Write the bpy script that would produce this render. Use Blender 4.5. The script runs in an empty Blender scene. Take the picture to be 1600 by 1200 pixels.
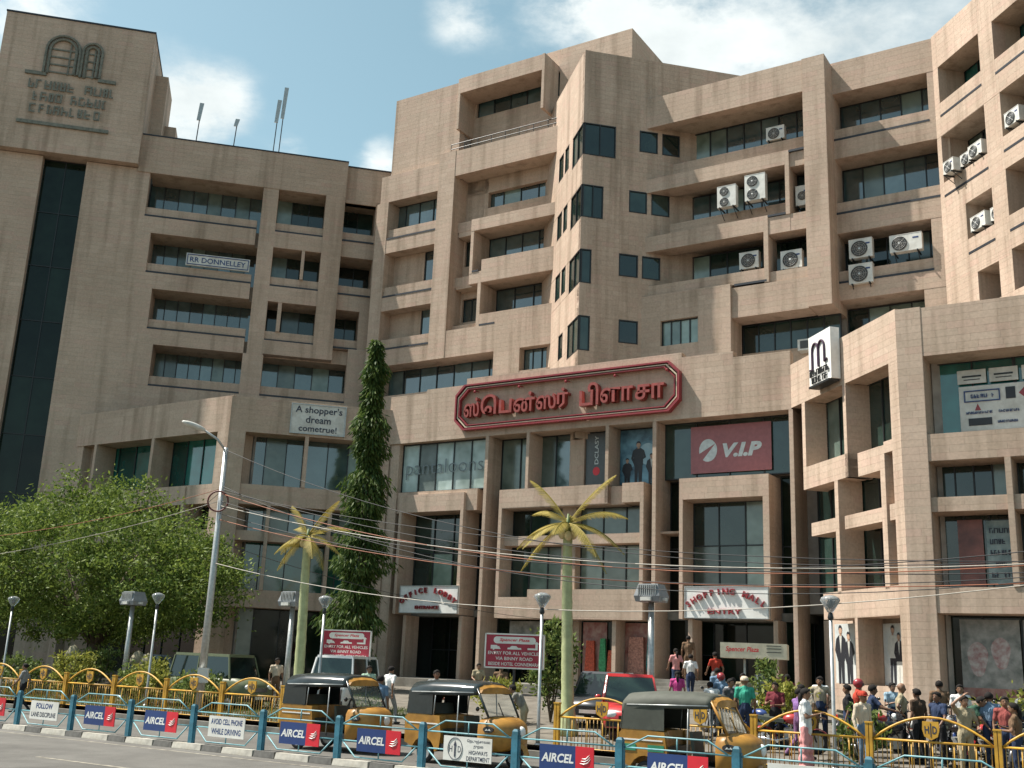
import bpy, bmesh, math, random
import numpy as np
from mathutils import Vector, Matrix

random.seed(7)
RAD = math.radians
sc = bpy.context.scene
COL = sc.collection

# ------------------------------------------------------------------ camera
cam_d = bpy.data.cameras.new('camera')
cam = bpy.data.objects.new('camera', cam_d)
COL.objects.link(cam)
cam_d.sensor_width = 36.0
cam_d.lens = 36.0 * 1700.0 / 1600.0
cam_d.clip_start = 0.1
cam_d.clip_end = 3000.0
_up = Vector((277.0, -6580.0, 1700.0)).normalized()      # world up seen in (right, down, forward) camera axes
_fw = (Vector((0, 0, 1)) - _up * _up.z).normalized()
_rx = _fw.cross(_up)
_R = Matrix((_rx, _fw, _up))
CAM_H = 2.1
_x = _R @ Vector((1, 0, 0)); _y = _R @ Vector((0, -1, 0)); _z = _R @ Vector((0, 0, -1))
cam.matrix_world = Matrix(((_x.x, _y.x, _z.x, 0), (_x.y, _y.y, _z.y, 0), (_x.z, _y.z, _z.z, CAM_H), (0, 0, 0, 1)))
sc.camera = cam

# ------------------------------------------------------------------ sun, sky, exposure
SUN_AZ, SUN_EL = -78.0, 57.0          # degrees: azimuth from +Y (left is negative), elevation
sun_dir = Vector((math.sin(RAD(SUN_AZ)) * math.cos(RAD(SUN_EL)), math.cos(RAD(SUN_AZ)) * math.cos(RAD(SUN_EL)), math.sin(RAD(SUN_EL))))
sl = bpy.data.lights.new('sun', 'SUN'); sl.energy = 4.8; sl.angle = RAD(0.55); sl.color = (1.0, 0.94, 0.85)
so = bpy.data.objects.new('sun', sl); COL.objects.link(so)
so.rotation_euler = sun_dir.to_track_quat('Z', 'Y').to_euler(); so.location = (-40, 0, 60)

def build_world():
    w = bpy.data.worlds.new('World'); sc.world = w; w.use_nodes = True
    nt = w.node_tree; nt.nodes.clear(); N = nt.nodes.new; L = nt.links.new
    out = N('ShaderNodeOutputWorld'); bg = N('ShaderNodeBackground'); L(bg.outputs[0], out.inputs[0])
    sky = N('ShaderNodeTexSky'); sky.sky_type = 'NISHITA'; sky.sun_disc = False
    sky.sun_elevation = RAD(SUN_EL); sky.sun_rotation = RAD(SUN_AZ)
    sky.air_density = 1.0; sky.dust_density = 1.2; sky.ozone_density = 1.0
    bg.inputs[1].default_value = 0.092
    tc = N('ShaderNodeTexCoord')
    def math_(op, a, b=None, clamp=False):
        m = N('ShaderNodeMath'); m.operation = op; m.use_clamp = clamp
        for i, v in enumerate((a, b)):
            if v is None: continue
            if isinstance(v, (int, float)): m.inputs[i].default_value = v
            else: L(v, m.inputs[i])
        return m.outputs[0]
    sep = N('ShaderNodeSeparateXYZ'); L(tc.outputs['Generated'], sep.inputs[0])
    zz = math_('ADD', math_('MAXIMUM', sep.outputs[2], 0.0), 0.16)
    comb = N('ShaderNodeCombineXYZ')
    L(math_('DIVIDE', sep.outputs[0], zz), comb.inputs[0]); L(math_('DIVIDE', sep.outputs[1], zz), comb.inputs[1])
    def noise(scale, detail, rough, off):
        mp = N('ShaderNodeMapping'); mp.inputs['Location'].default_value = off; L(comb.outputs[0], mp.inputs[0])
        n = N('ShaderNodeTexNoise'); n.inputs['Scale'].default_value = scale; n.inputs['Detail'].default_value = detail
        n.inputs['Roughness'].default_value = rough; L(mp.outputs[0], n.inputs['Vector']); return n.outputs['Fac']
    n1 = noise(2.6, 9, 0.60, (3.1, 1.7, 0.0)); n2 = noise(0.8, 3, 0.5, (0.4, 7.2, 0.0))
    fac = math_('ADD', math_('MULTIPLY', n1, 0.7), math_('MULTIPLY', n2, 0.3))
    # cumulus banks standing where the photograph has them, wisps of the same noise everywhere else
    nf = math_('ADD', math_('MULTIPLY', noise(6.5, 8, 0.62, (5.5, 3.3, 0.0)), 3.4), -0.85)
    for d, k, a in CLOUDS:
        vm = N('ShaderNodeVectorMath'); vm.operation = 'DOT_PRODUCT'; L(tc.outputs['Generated'], vm.inputs[0]); vm.inputs[1].default_value = d
        g = math_('MULTIPLY', math_('POWER', math_('MAXIMUM', vm.outputs['Value'], 0.0), k), a)
        fac = math_('ADD', fac, math_('MULTIPLY', g, nf))
    mr = N('ShaderNodeMapRange'); mr.interpolation_type = 'SMOOTHSTEP'
    mr.inputs['From Min'].default_value = 0.52; mr.inputs['From Max'].default_value = 0.86; L(fac, mr.inputs['Value'])
    mix = N('ShaderNodeMix'); mix.data_type = 'RGBA'
    L(math_('MULTIPLY', mr.outputs[0], 0.94), mix.inputs['Factor'])
    shade = N('ShaderNodeMix'); shade.data_type = 'RGBA'; L(noise(4.5, 6, 0.6, (9, 2, 0)), shade.inputs['Factor'])
    shade.inputs['A'].default_value = (3.2, 3.7, 3.8, 1); shade.inputs['B'].default_value = (8.6, 8.7, 8.4, 1)
    hs = N('ShaderNodeHueSaturation'); hs.inputs['Hue'].default_value = 0.453; hs.inputs['Saturation'].default_value = 0.84; hs.inputs['Value'].default_value = 0.92; L(sky.outputs[0], hs.inputs['Color'])
    L(hs.outputs[0], mix.inputs['A']); L(shade.outputs['Result'], mix.inputs['B'])
    L(mix.outputs['Result'], bg.inputs[0])

def view_dir(px, py):
    v = _R @ Vector((px - 800.0, py - 600.0, 1700.0)); v.normalize(); return v
CLOUDS = [(view_dir(300, 165), 900, 0.42), (view_dir(375, 140), 3000, 0.22), (view_dir(720, 25), 2200, 0.34), (view_dir(990, 20), 900, 0.42),
          (view_dir(1200, 10), 110, 0.24), (view_dir(880, -20), 500, 0.2), (view_dir(590, 255), 2600, 0.36), (view_dir(455, 235), 5000, 0.3), (view_dir(60, 20), 900, 0.3),
          (view_dir(330, 40), 300, -0.12), (view_dir(560, 120), 260, -0.16)]
build_world()
vs = sc.view_settings
vs.view_transform = 'Standard'; vs.look = 'None'; vs.gamma = 1.0; vs.use_curve_mapping = False
vs.exposure = 0.92
sc.cycles.max_bounces = 6; sc.cycles.diffuse_bounces = 3; sc.cycles.glossy_bounces = 3; sc.cycles.transmission_bounces = 4; sc.cycles.transparent_max_bounces = 6; sc.cycles.caustics_reflective = False; sc.cycles.caustics_refractive = False

# ------------------------------------------------------------------ helpers
class MB:
    """collects faces, builds ONE mesh object"""
    def __init__(s): s.v = []; s.f = []; s.m = []; s.M = None
    def add(s, verts, faces, mi=0, M=None):
        b = len(s.v)
        if M is not None: verts = [M @ Vector(p) for p in verts]
        if s.M is not None: verts = [s.M @ Vector(p) for p in verts]
        s.v.extend(tuple(p) for p in verts)
        s.f.extend(tuple(b + i for i in f) for f in faces); s.m.extend([mi] * len(faces))
        return s
    def box(s, x0, x1, y0, y1, z0, z1, mi=0, M=None):
        V = [(x0,y0,z0),(x1,y0,z0),(x1,y1,z0),(x0,y1,z0),(x0,y0,z1),(x1,y0,z1),(x1,y1,z1),(x0,y1,z1)]
        return s.add(V, [(0,3,2,1),(4,5,6,7),(0,1,5,4),(1,2,6,5),(2,3,7,6),(3,0,4,7)], mi, M)
    def taper(s, x0, x1, y0, y1, z0, X0, X1, Y0, Y1, z1, mi=0, M=None):
        V = [(x0,y0,z0),(x1,y0,z0),(x1,y1,z0),(x0,y1,z0),(X0,Y0,z1),(X1,Y0,z1),(X1,Y1,z1),(X0,Y1,z1)]
        return s.add(V, [(0,3,2,1),(4,5,6,7),(0,1,5,4),(1,2,6,5),(2,3,7,6),(3,0,4,7)], mi, M)
    def tube(s, pts, r, n=8, mi=0, M=None, caps=True):
        pts = [Vector(p) for p in pts]
        rs = r if isinstance(r, (list, tuple)) else [r] * len(pts)
        V = []; F = []; prev = None
        for i, p in enumerate(pts):
            a = pts[max(i-1, 0)]; c = pts[min(i+1, len(pts)-1)]
            t = (c - a)
            t = t.normalized() if t.length > 1e-9 else Vector((0, 0, 1))
            if prev is None:
                h = Vector((0, 0, 1)) if abs(t.z) < 0.9 else Vector((1, 0, 0))
                u = t.cross(h).normalized()
            else:
                u = (prev - t * prev.dot(t))
                u = u.normalized() if u.length > 1e-6 else t.orthogonal().normalized()
            prev = u; w = t.cross(u)
            for k in range(n):
                an = 2 * math.pi * k / n
                V.append(p + (u * math.cos(an) + w * math.sin(an)) * rs[i])
        for i in range(len(pts)-1):
            for k in range(n):
                F.append((i*n+k, i*n+(k+1) % n, (i+1)*n+(k+1) % n, (i+1)*n+k))
        if caps:
            F.append(tuple(range(n-1, -1, -1))); F.append(tuple((len(pts)-1)*n+k for k in range(n)))
        return s.add(V, F, mi, M)
    def lathe(s, prof, n=12, mi=0, M=None, arc=2*math.pi):
        V = []; F = []; full = arc > 6.28
        cols = n if full else n + 1
        for (r, z) in prof:
            for k in range(cols):
                a = arc * k / n
                V.append((r*math.cos(a), r*math.sin(a), z))
        for i in range(len(prof)-1):
            for k in range(n):
                k2 = (k+1) % cols
                F.append((i*cols+k, i*cols+k2, (i+1)*cols+k2, (i+1)*cols+k))
        return s.add(V, F, mi, M)
    def loft(s, rings, mi=0, M=None, caps=True, closed=True):
        n = len(rings[0]); V = [p for r in rings for p in r]; F = []
        for i in range(len(rings)-1):
            for k in range(n if closed else n-1):
                F.append((i*n+k, i*n+(k+1) % n, (i+1)*n+(k+1) % n, (i+1)*n+k))
        if caps and closed:
            F.append(tuple(range(n-1, -1, -1))); F.append(tuple((len(rings)-1)*n+k for k in range(n)))
        return s.add(V, F, mi, M)
    def prism(s, poly, y0, y1, mi=0, M=None):
        """poly in (x,z), extruded along y"""
        n = len(poly)
        V = [(x, y0, z) for x, z in poly] + [(x, y1, z) for x, z in poly]
        F = [tuple(range(n)), tuple(range(2*n-1, n-1, -1))]
        for k in range(n): F.append((k, n+k, n+(k+1) % n, (k+1) % n))
        return s.add(V, F, mi, M)
    def sphere(s, c, r, n=10, m=7, mi=0, M=None):
        c = Vector(c); rr = r if isinstance(r, (tuple, list)) else (r, r, r)
        V = [c + Vector((0, 0, -rr[2]))]; F = []
        for i in range(1, m):
            ph = -math.pi/2 + math.pi*i/m
            for k in range(n):
                a = 2*math.pi*k/n
                V.append(c + Vector((rr[0]*math.cos(ph)*math.cos(a), rr[1]*math.cos(ph)*math.sin(a), rr[2]*math.sin(ph))))
        V.append(c + Vector((0, 0, rr[2])))
        for k in range(n): F.append((0, 1+(k+1) % n, 1+k))
        for i in range(m-2):
            for k in range(n): F.append((1+i*n+k, 1+i*n+(k+1) % n, 1+(i+1)*n+(k+1) % n, 1+(i+1)*n+k))
        b = 1+(m-2)*n
        for k in range(n): F.append((b+k, b+(k+1) % n, len(V)-1))
        return s.add(V, F, mi, M)
    def mesh(s, name, mats, smooth=False):
        me = bpy.data.meshes.new(name)
        me.from_pydata(s.v, [], s.f)
        for m in (mats if isinstance(mats, (list, tuple)) else [mats]): me.materials.append(m)
        if len(me.materials) > 1: me.polygons.foreach_set('material_index', s.m)
        if smooth: me.polygons.foreach_set('use_smooth', [True] * len(me.polygons))
        me.update()
        return me
    def build(s, name, mats, parent=None, smooth=False, fix=True):
        me = s.mesh(name, mats, smooth)
        if fix: recalc(me)
        return link(name, me, parent)

def recalc(me):
    bm = bmesh.new(); bm.from_mesh(me); bmesh.ops.recalc_face_normals(bm, faces=bm.faces); bm.to_mesh(me); bm.free()

def link(name, data, parent=None):
    o = bpy.data.objects.new(name, data); COL.objects.link(o)
    if parent is not None:
        o.parent = parent
        L = parent.get('_world')
        if L: o.matrix_parent_inverse = Matrix.Translation(-Vector(L))
    return o

def empty(name, loc, rz=0.0, label=None, cat=None, group=None):
    o = bpy.data.objects.new(name, None); COL.objects.link(o)
    o.location = loc; o.rotation_euler = (0, 0, rz); o.empty_display_size = 0.3
    return tag(o, label, cat, group)

def tag(o, label=None, cat=None, group=None, kind=None):
    if label: o['label'] = label
    if cat: o['category'] = cat
    if group: o['group'] = group
    if kind: o['kind'] = kind
    return o

def copy_tree(o, parent=None):
    c = o.copy(); COL.objects.link(c)
    if parent is not None: c.parent = parent
    for ch in KIDS.get(o.name, None) or [x for x in o.children]: copy_tree(ch, c)
    return c
KIDS = {}

# ------------------------------------------------------------------ materials
MATS = {}
def new_mat(name):
    m = bpy.data.materials.new(name); m.use_nodes = True; nt = m.node_tree
    b = nt.nodes['Principled BSDF']; MATS[name] = m
    return m, nt, b
def ramp_noise(nt, scale, detail, cols, coord='Object', stretch=(1, 1, 1), rough=0.55, pos=(0.3, 0.7)):
    N = nt.nodes.new; L = nt.links.new
    tc = N('ShaderNodeTexCoord'); mp = N('ShaderNodeMapping'); mp.inputs['Scale'].default_value = stretch
    L(tc.outputs[coord], mp.inputs[0])
    n = N('ShaderNodeTexNoise'); n.inputs['Scale'].default_value = scale; n.inputs['Detail'].default_value = detail; n.inputs['Roughness'].default_value = rough
    L(mp.outputs[0], n.inputs['Vector'])
    r = N('ShaderNodeValToRGB'); r.color_ramp.elements[0].position = pos[0]; r.color_ramp.elements[1].position = pos[1]
    r.color_ramp.elements[0].color = (*cols[0], 1); r.color_ramp.elements[1].color = (*cols[1], 1)
    L(n.outputs['Fac'], r.inputs[0]); return r.outputs[0], n.outputs['Fac']
def mix_col(nt, a, b, fac, mode='MULTIPLY'):
    m = nt.nodes.new('ShaderNodeMix'); m.data_type = 'RGBA'; m.blend_type = mode
    for sock, v in ((m.inputs['A'], a), (m.inputs['B'], b), (m.inputs['Factor'], fac)):
        if isinstance(v, tuple): sock.default_value = (*v, 1) if len(v) == 3 else v
        elif isinstance(v, (int, float)): sock.default_value = v
        else: nt.links.new(v, sock)
    return m.outputs['Result']
def bump(nt, bsdf, h, strength, dist=0.01):
    b = nt.nodes.new('ShaderNodeBump'); b.inputs['Strength'].default_value = strength; b.inputs['Distance'].default_value = dist
    nt.links.new(h, b.inputs['Height']); nt.links.new(b.outputs[0], bsdf.inputs['Normal'])

def stone_mat(name, cols, dirt=0.6):
    m, nt, b = new_mat(name); N = nt.nodes.new; L = nt.links.new
    geo = N('ShaderNodeNewGeometry')
    r = N('ShaderNodeValToRGB'); els = r.color_ramp.elements
    els[0].color = (*cols[0], 1); els[1].color = (*cols[-1], 1)
    for i, c in enumerate(cols[1:-1]):
        e = els.new((i + 1) / (len(cols) - 1)); e.color = (*c, 1)
    L(geo.outputs['Random Per Island'], r.inputs[0])
    g, _ = ramp_noise(nt, 11, 2, ((0.90, 0.90, 0.90), (1.08, 1.07, 1.06)))
    c = mix_col(nt, r.outputs[0], g, 1.0)
    d, _ = ramp_noise(nt, 1.0, 3, ((0.50, 0.48, 0.44), (1, 1, 1)), stretch=(1.7, 1.7, 0.11), pos=(0.30, 0.50))
    c = mix_col(nt, c, d, dirt)
    bl, _ = ramp_noise(nt, 0.22, 2, ((0.80, 0.79, 0.77), (1.06, 1.05, 1.05)))
    c = mix_col(nt, c, bl, 0.8)
    L(c, b.inputs['Base Color']); b.inputs['Roughness'].default_value = 0.8
    b.inputs['Specular IOR Level'].default_value = 0.2
    return m
STONE = stone_mat('sandstone', [(0.475,0.372,0.290),(0.50,0.383,0.302),(0.465,0.368,0.288),(0.52,0.41,0.325),(0.48,0.375,0.293),(0.505,0.372,0.298)])
STONE_P = STONE
def plain_mat(name, col, rough=0.6, metal=0.0, var=0.12, scale=6.0, spec=0.5, coat=0.0, dirt=0.0):
    m, nt, b = new_mat(name)
    lo = tuple(max(0.0, x*(1-var)) for x in col); hi = tuple(min(1.0, x*(1+var)) for x in col)
    c, f = ramp_noise(nt, scale, 2, (lo, hi))
    if dirt:
        d, _ = ramp_noise(nt, 1.7, 3, ((0.45, 0.41, 0.35), (1, 1, 1)), pos=(0.35, 0.6)); c = mix_col(nt, c, d, dirt)
    nt.links.new(c, b.inputs['Base Color']); b.inputs['Roughness'].default_value = rough; b.inputs['Metallic'].default_value = metal
    b.inputs['Specular IOR Level'].default_value = spec; b.inputs['Coat Weight'].default_value = coat
    return m
def glass_mat(name, col, rough=0.06, ior=1.75):
    m, nt, b = new_mat(name)
    N = nt.nodes.new; geo = N('ShaderNodeNewGeometry')
    oi = N('ShaderNodeObjectInfo'); r = N('ShaderNodeValToRGB')
    r.color_ramp.elements[0].color = (*[x*0.45 for x in col], 1); r.color_ramp.elements[1].color = (*[x*1.5 for x in col], 1)
    nt.links.new(oi.outputs['Random'], r.inputs[0])
    c, f = ramp_noise(nt, 1.1, 2, ((0.55, 0.6, 0.55), (1.2, 1.2, 1.2)))
    nt.links.new(mix_col(nt, r.outputs[0], c, 1.0), b.inputs['Base Color'])
    b.inputs['Roughness'].default_value = rough; b.inputs['IOR'].default_value = ior
    bump(nt, b, f, 0.02, 0.05)
    return m
GLASS = glass_mat('tinted_glass', (0.022, 0.040, 0.034), ior=1.7)
GLASS_B = glass_mat('blue_reflective_glass', (0.065, 0.105, 0.108), ior=2.2)
GLASS_T = glass_mat('teal_glass', (0.015, 0.13, 0.115), ior=1.9)
GLASS_F = glass_mat('frosted_glass', (0.30, 0.37, 0.36), rough=0.35, ior=1.5)
BLIND = glass_mat('glass_with_blinds', (0.15, 0.20, 0.175), rough=0.18, ior=1.8)
GLASS_K = glass_mat('shade_darkened_glass', (0.008, 0.016, 0.011), ior=1.36)  # mainly ground-floor glass, its colour darkened to stand for the shade there
DARK = plain_mat('dark_interior', (0.012, 0.016, 0.013), 0.8)
FRAME = plain_mat('dark_aluminium', (0.025, 0.028, 0.03), 0.45, 0.3)
SLOT = plain_mat('dark_cap_and_groove_shade', (0.018, 0.022, 0.03), 0.5)  # parapet caps, and dark strips that stand for shadow in the sill grooves
CONC = plain_mat('grey_concrete', (0.22, 0.21, 0.185), 0.85, var=0.2, scale=3, spec=0.3, dirt=0.5)
ROOF = plain_mat('roof_screed', (0.30, 0.27, 0.24), 0.9, var=0.2, scale=2)
WHITE = plain_mat('white_paint', (0.78, 0.78, 0.75), 0.5, var=0.05, dirt=0.2)
WHITE_D = plain_mat('weathered_white', (0.62, 0.62, 0.58), 0.55, var=0.08, dirt=0.4)
BLACK = plain_mat('black_rubber', (0.018, 0.018, 0.019), 0.7)
BLACK_G = plain_mat('black_gloss', (0.015, 0.015, 0.016), 0.25, coat=0.3)
STEEL = plain_mat('galvanised_steel', (0.42, 0.43, 0.42), 0.45, 0.6, var=0.15, scale=12)
CHROME = plain_mat('chrome', (0.75, 0.75, 0.75), 0.15, 1.0, var=0.02)
RED = plain_mat('sign_red', (0.27, 0.030, 0.038), 0.35, var=0.12, dirt=0.2)
RED_L = plain_mat('bright_red', (0.62, 0.02, 0.035), 0.4, var=0.05)
NAVY = plain_mat('navy_blue', (0.018, 0.045, 0.16), 0.4, var=0.08)
TEAL_PAINT = plain_mat('barrier_blue_paint', (0.045, 0.19, 0.27), 0.45, var=0.2, scale=9, dirt=0.6)
YELLOW = plain_mat('fence_yellow_paint', (0.60, 0.33, 0.035), 0.5, var=0.15, scale=9, dirt=0.6)
INK = plain_mat('dark_ink', (0.03, 0.035, 0.06), 0.6)

# ------------------------------------------------------------------ text
TXT_DATA = {}
def text_mesh(body, bold=0.0, extrude=0.0, shear=0.0):
    k = (body, bold, extrude, shear)
    if k in TXT_DATA: return TXT_DATA[k]
    cu = bpy.data.curves.new('text', 'FONT'); cu.body = body; cu.size = 1.0; cu.extrude = extrude; cu.offset = bold; cu.shear = shear
    cu.resolution_u = 3
    ob = bpy.data.objects.new('text', cu); COL.objects.link(ob)
    dg = bpy.context.evaluated_depsgraph_get()
    me = bpy.data.meshes.new_from_object(ob.evaluated_get(dg), preserve_all_data_layers=False, depsgraph=dg)
    bpy.data.objects.remove(ob); bpy.data.curves.remove(cu)
    co = np.zeros(len(me.vertices)*3); me.vertices.foreach_get('co', co); co = co.reshape(-1, 3)
    if len(co) == 0: lo = hi = np.zeros(3)
    else: lo = co.min(0); hi = co.max(0)
    TXT_DATA[k] = (me, lo, hi); return TXT_DATA[k]
def put_text(name, body, M, cx, cy, w=None, h=None, mat=None, parent=None, bold=0.0, extrude=0.0, shear=0.0, rot=0.0):
    """text centred on (cx, cy) of the frame M (x right, y up, z out of the surface)"""
    me0, lo, hi = text_mesh(body, bold, extrude / max(h or 0.3, 0.02), shear)
    if len(me0.vertices) == 0: return None
    sx = sy = None
    if h: sy = h / max(hi[1]-lo[1], 1e-4)
    if w: sx = w / max(hi[0]-lo[0], 1e-4)
    sx = sx or sy; sy = sy or sx
    me = me0.copy(); me.name = name; me.materials.clear(); me.materials.append(mat)
    T = Matrix.Translation((cx, cy, 0)) @ Matrix.Rotation(rot, 4, 'Z') @ Matrix.Diagonal((sx, sy, (h or sy), 1)) @ Matrix.Translation((-(lo[0]+hi[0])/2, -(lo[1]+hi[1])/2, 0))
    me.transform(M @ T)
    return link(name, me, parent)
# ------------------------------------------------------------------ facade frames
def d2(a): return Vector((math.cos(RAD(a)), math.sin(RAD(a))))
AZ_A, AZ_B, AZ_D = 12.5, -32.5, -77.5
class Frame:
    """vertical wall plane: u along the wall, v into the building, z up"""
    def __init__(s, o, az, k=1.0, zb=0.0):
        """k: wing scale about the camera, zb: matching height shift (right-hand wings are enlarged)"""
        s.o = Vector(o); s.d = d2(az); s.n = Vector((-s.d.y, s.d.x)); s.az = az; s.k = k; s.zb = zb
        s.M = Matrix(((s.d.x*k, s.n.x*k, 0, s.o.x), (s.d.y*k, s.n.y*k, 0, s.o.y), (0, 0, k, zb), (0, 0, 0, 1)))
    def p(s, u, v, z): k = s.k; return Vector((s.o.x + (s.d.x*u + s.n.x*v)*k, s.o.y + (s.d.y*u + s.n.y*v)*k, z*k + s.zb))
    def sign(s, u, v, z):
        """frame for lettering: x along u, y up, z out of the wall"""
        p = s.p(u, v, z)
        return Matrix(((s.d.x, 0, -s.n.x, p.x), (s.d.y, 0, -s.n.y, p.y), (0, 1, 0, p.z), (0, 0, 0, 1)))
    def shift(s, v): 
        q = s.p(0, v, 0); return Frame((q.x, q.y), s.az, s.k, s.zb)
FA = Frame((-6.119, 54.945), AZ_A); FB = Frame((11.569, 43.676), AZ_B); FD = Frame((13.26, 36.05), AZ_D)
FR = Frame((13.26, 36.05), AZ_B); FL = Frame((-13.937, 53.212), AZ_B); FT = Frame((-24.053, 59.657), AZ_A)
FP_L = Frame((3.06, 49.90), AZ_D); FP_R = Frame((3.06, 49.90), AZ_A)
FB1 = Frame((1.936, 54.968), AZ_B); FB2 = Frame((13.169, 46.294), AZ_B, 1.013, -0.0273); FB2R = FB2.shift(1.2); FU = Frame((18.576, 44.290), AZ_D, 1.013, -0.0273)  # right-hand wing frames scaled up about the camera, origins included

B0 = (0.0, 52.0, 0.0)
BLD = empty('shopping_complex', B0, 0, 'large stepped sandstone shopping and office complex filling the whole background', 'building')
BLD['_world'] = B0

COURSE = 0.25
PANELS_LEFT = [300]
def bond(u0, u1, z0, z1, rnd):
    """running-bond block rectangles inside a face"""
    out = []
    k = math.floor(z0 / COURSE)
    while k * COURSE < z1 - 0.01:
        a = max(z0, k * COURSE); b = min(z1, (k + 1) * COURSE)
        if b - a > 0.03:
            u = u0 - rnd.random() * 0.6
            while u < u1 - 0.01:
                w = 0.62 + 0.38 * rnd.random()
                p = max(u0, u); q = min(u1, u + w)
                if u1 - q < 0.12: q = u1
                if q - p > 0.03: out.append((p, q, a, b))
                u = q if q > u else u1
        k += 1
    return out
J = 0.0025
def block(mb, F, p, q, a, b, t0, t1, side=None):
    """a cladding stone: thin raised slab on the front (side None) or on an end face"""
    p += J; q -= J; a += J; b -= J
    if side is None:
        V = [F.p(p, t0, a), F.p(q, t0, a), F.p(q, t0, b), F.p(p, t0, b), F.p(p, t1, a), F.p(q, t1, a), F.p(q, t1, b), F.p(p, t1, b)]
    else:
        V = [F.p(t0, p, a), F.p(t0, q, a), F.p(t0, q, b), F.p(t0, p, b), F.p(t1, p, a), F.p(t1, q, a), F.p(t1, q, b), F.p(t1, p, b)]
    Q = [(0,1,2,3),(0,4,5,1),(1,5,6,2),(2,6,7,3),(3,7,4,0)]
    mb.add(V, Q)
def wall(name, F, u0, u1, v0, v1, z0, z1, holes=(), sides='LR', front=True, pieces=False, mat=None, parent=BLD):
    """stone-clad wall element; holes = (u0,u1,z0,z1) openings through it"""
    rnd = random.Random(int((u0*7.3+z0*3.1+v0*1.7)*1000) & 0xffff)
    us = sorted({u0, u1, *[h[0] for h in holes if u0 < h[0] < u1], *[h[1] for h in holes if u0 < h[1] < u1]})
    zs = sorted({z0, z1, *[h[2] for h in holes if z0 < h[2] < z1], *[h[3] for h in holes if z0 < h[3] < z1]})
    mb = MB(); stones = []
    def solid(i, j):
        if i < 0 or j < 0 or i >= len(us)-1 or j >= len(zs)-1: return False
        cu = (us[i]+us[i+1])/2; cz = (zs[j]+zs[j+1])/2
        return not any(h[0] < cu < h[1] and h[2] < cz < h[3] for h in holes)
    tf = v0 + 0.008
    for i in range(len(us)-1):
        for j in range(len(zs)-1):
            if not solid(i, j): continue
            a, b, c, d = us[i], us[i+1], zs[j], zs[j+1]
            P = F.p
            mb.add([P(a,tf,c),P(b,tf,c),P(b,tf,d),P(a,tf,d)], [(0,1,2,3)])
            mb.add([P(b,v1,c),P(a,v1,c),P(a,v1,d),P(b,v1,d)], [(0,1,2,3)])
            if not solid(i-1, j): mb.add([P(a,v1,c),P(a,tf,c),P(a,tf,d),P(a,v1,d)], [(0,1,2,3)])
            if not solid(i+1, j): mb.add([P(b,tf,c),P(b,v1,c),P(b,v1,d),P(b,tf,d)], [(0,1,2,3)])
            if not solid(i, j-1): mb.add([P(a,v1,c),P(b,v1,c),P(b,tf,c),P(a,tf,c)], [(0,1,2,3)])
            if not solid(i, j+1): mb.add([P(a,tf,d),P(b,tf,d),P(b,v1,d),P(a,v1,d)], [(0,1,2,3)])
            if front: stones += bond(a, b, c, d, rnd)
    sl = []
    if v1 - v0 > 0.2:
        if 'L' in sides: sl += [(s_, u0 - 0.010, u0 + 0.002) for s_ in bond(v0, v1, z0, z1, rnd)]
        if 'R' in sides: sl += [(s_, u1 + 0.010, u1 - 0.002) for s_ in bond(v0, v1, z0, z1, rnd)]
    for (s_, t0, t1) in sl: block(mb, F, *s_, t0, t1, side=1)
    if pieces:
        keep = []
        for s_ in stones:
            if PANELS_LEFT[0] > 0: keep.append(s_); PANELS_LEFT[0] -= 1
            else: block(mb, F, *s_, v0, tf + 0.002)
    else:
        for s_ in stones: block(mb, F, *s_, v0, tf + 0.002)
    o = mb.build(name, mat or STONE, parent, fix=False)
    if pieces:
        for s_ in keep:
            m2 = MB(); block(m2, F, *s_, v0, tf + 0.002)
            c = link('stone_panel', m2.mesh('stone_panel', mat or PANEL_MAT), o)
            c.matrix_parent_inverse = o.matrix_parent_inverse.copy(); c.matrix_parent_inverse = Matrix.Identity(4)
    return o

def panel_material():
    m = STONE.copy(); m.name = 'sandstone_panel'; nt = m.node_tree
    oi = nt.nodes.new('ShaderNodeObjectInfo')
    for l in list(nt.links):
        if l.from_socket.name == 'Random Per Island': 
            to = l.to_socket; nt.links.remove(l); nt.links.new(oi.outputs['Random'], to)
    return m
PANEL_MAT = panel_material()

def slab(name, F, u0, u1, v0, v1, z0, z1, mat, parent=BLD):
    mb = MB(); mb.box(u0, u1, v0, v1, z0, z1, M=F.M); return mb.build(name, mat, parent, fix=False)
def slot(F, u0, u1, z, v=-0.012, h=0.10):
    return slab('groove_shade_strip', F, u0, u1, v, 0.15, z, z + h, SLOT)  # dark strip on the face paints the shadow of a groove below the sill

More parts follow.
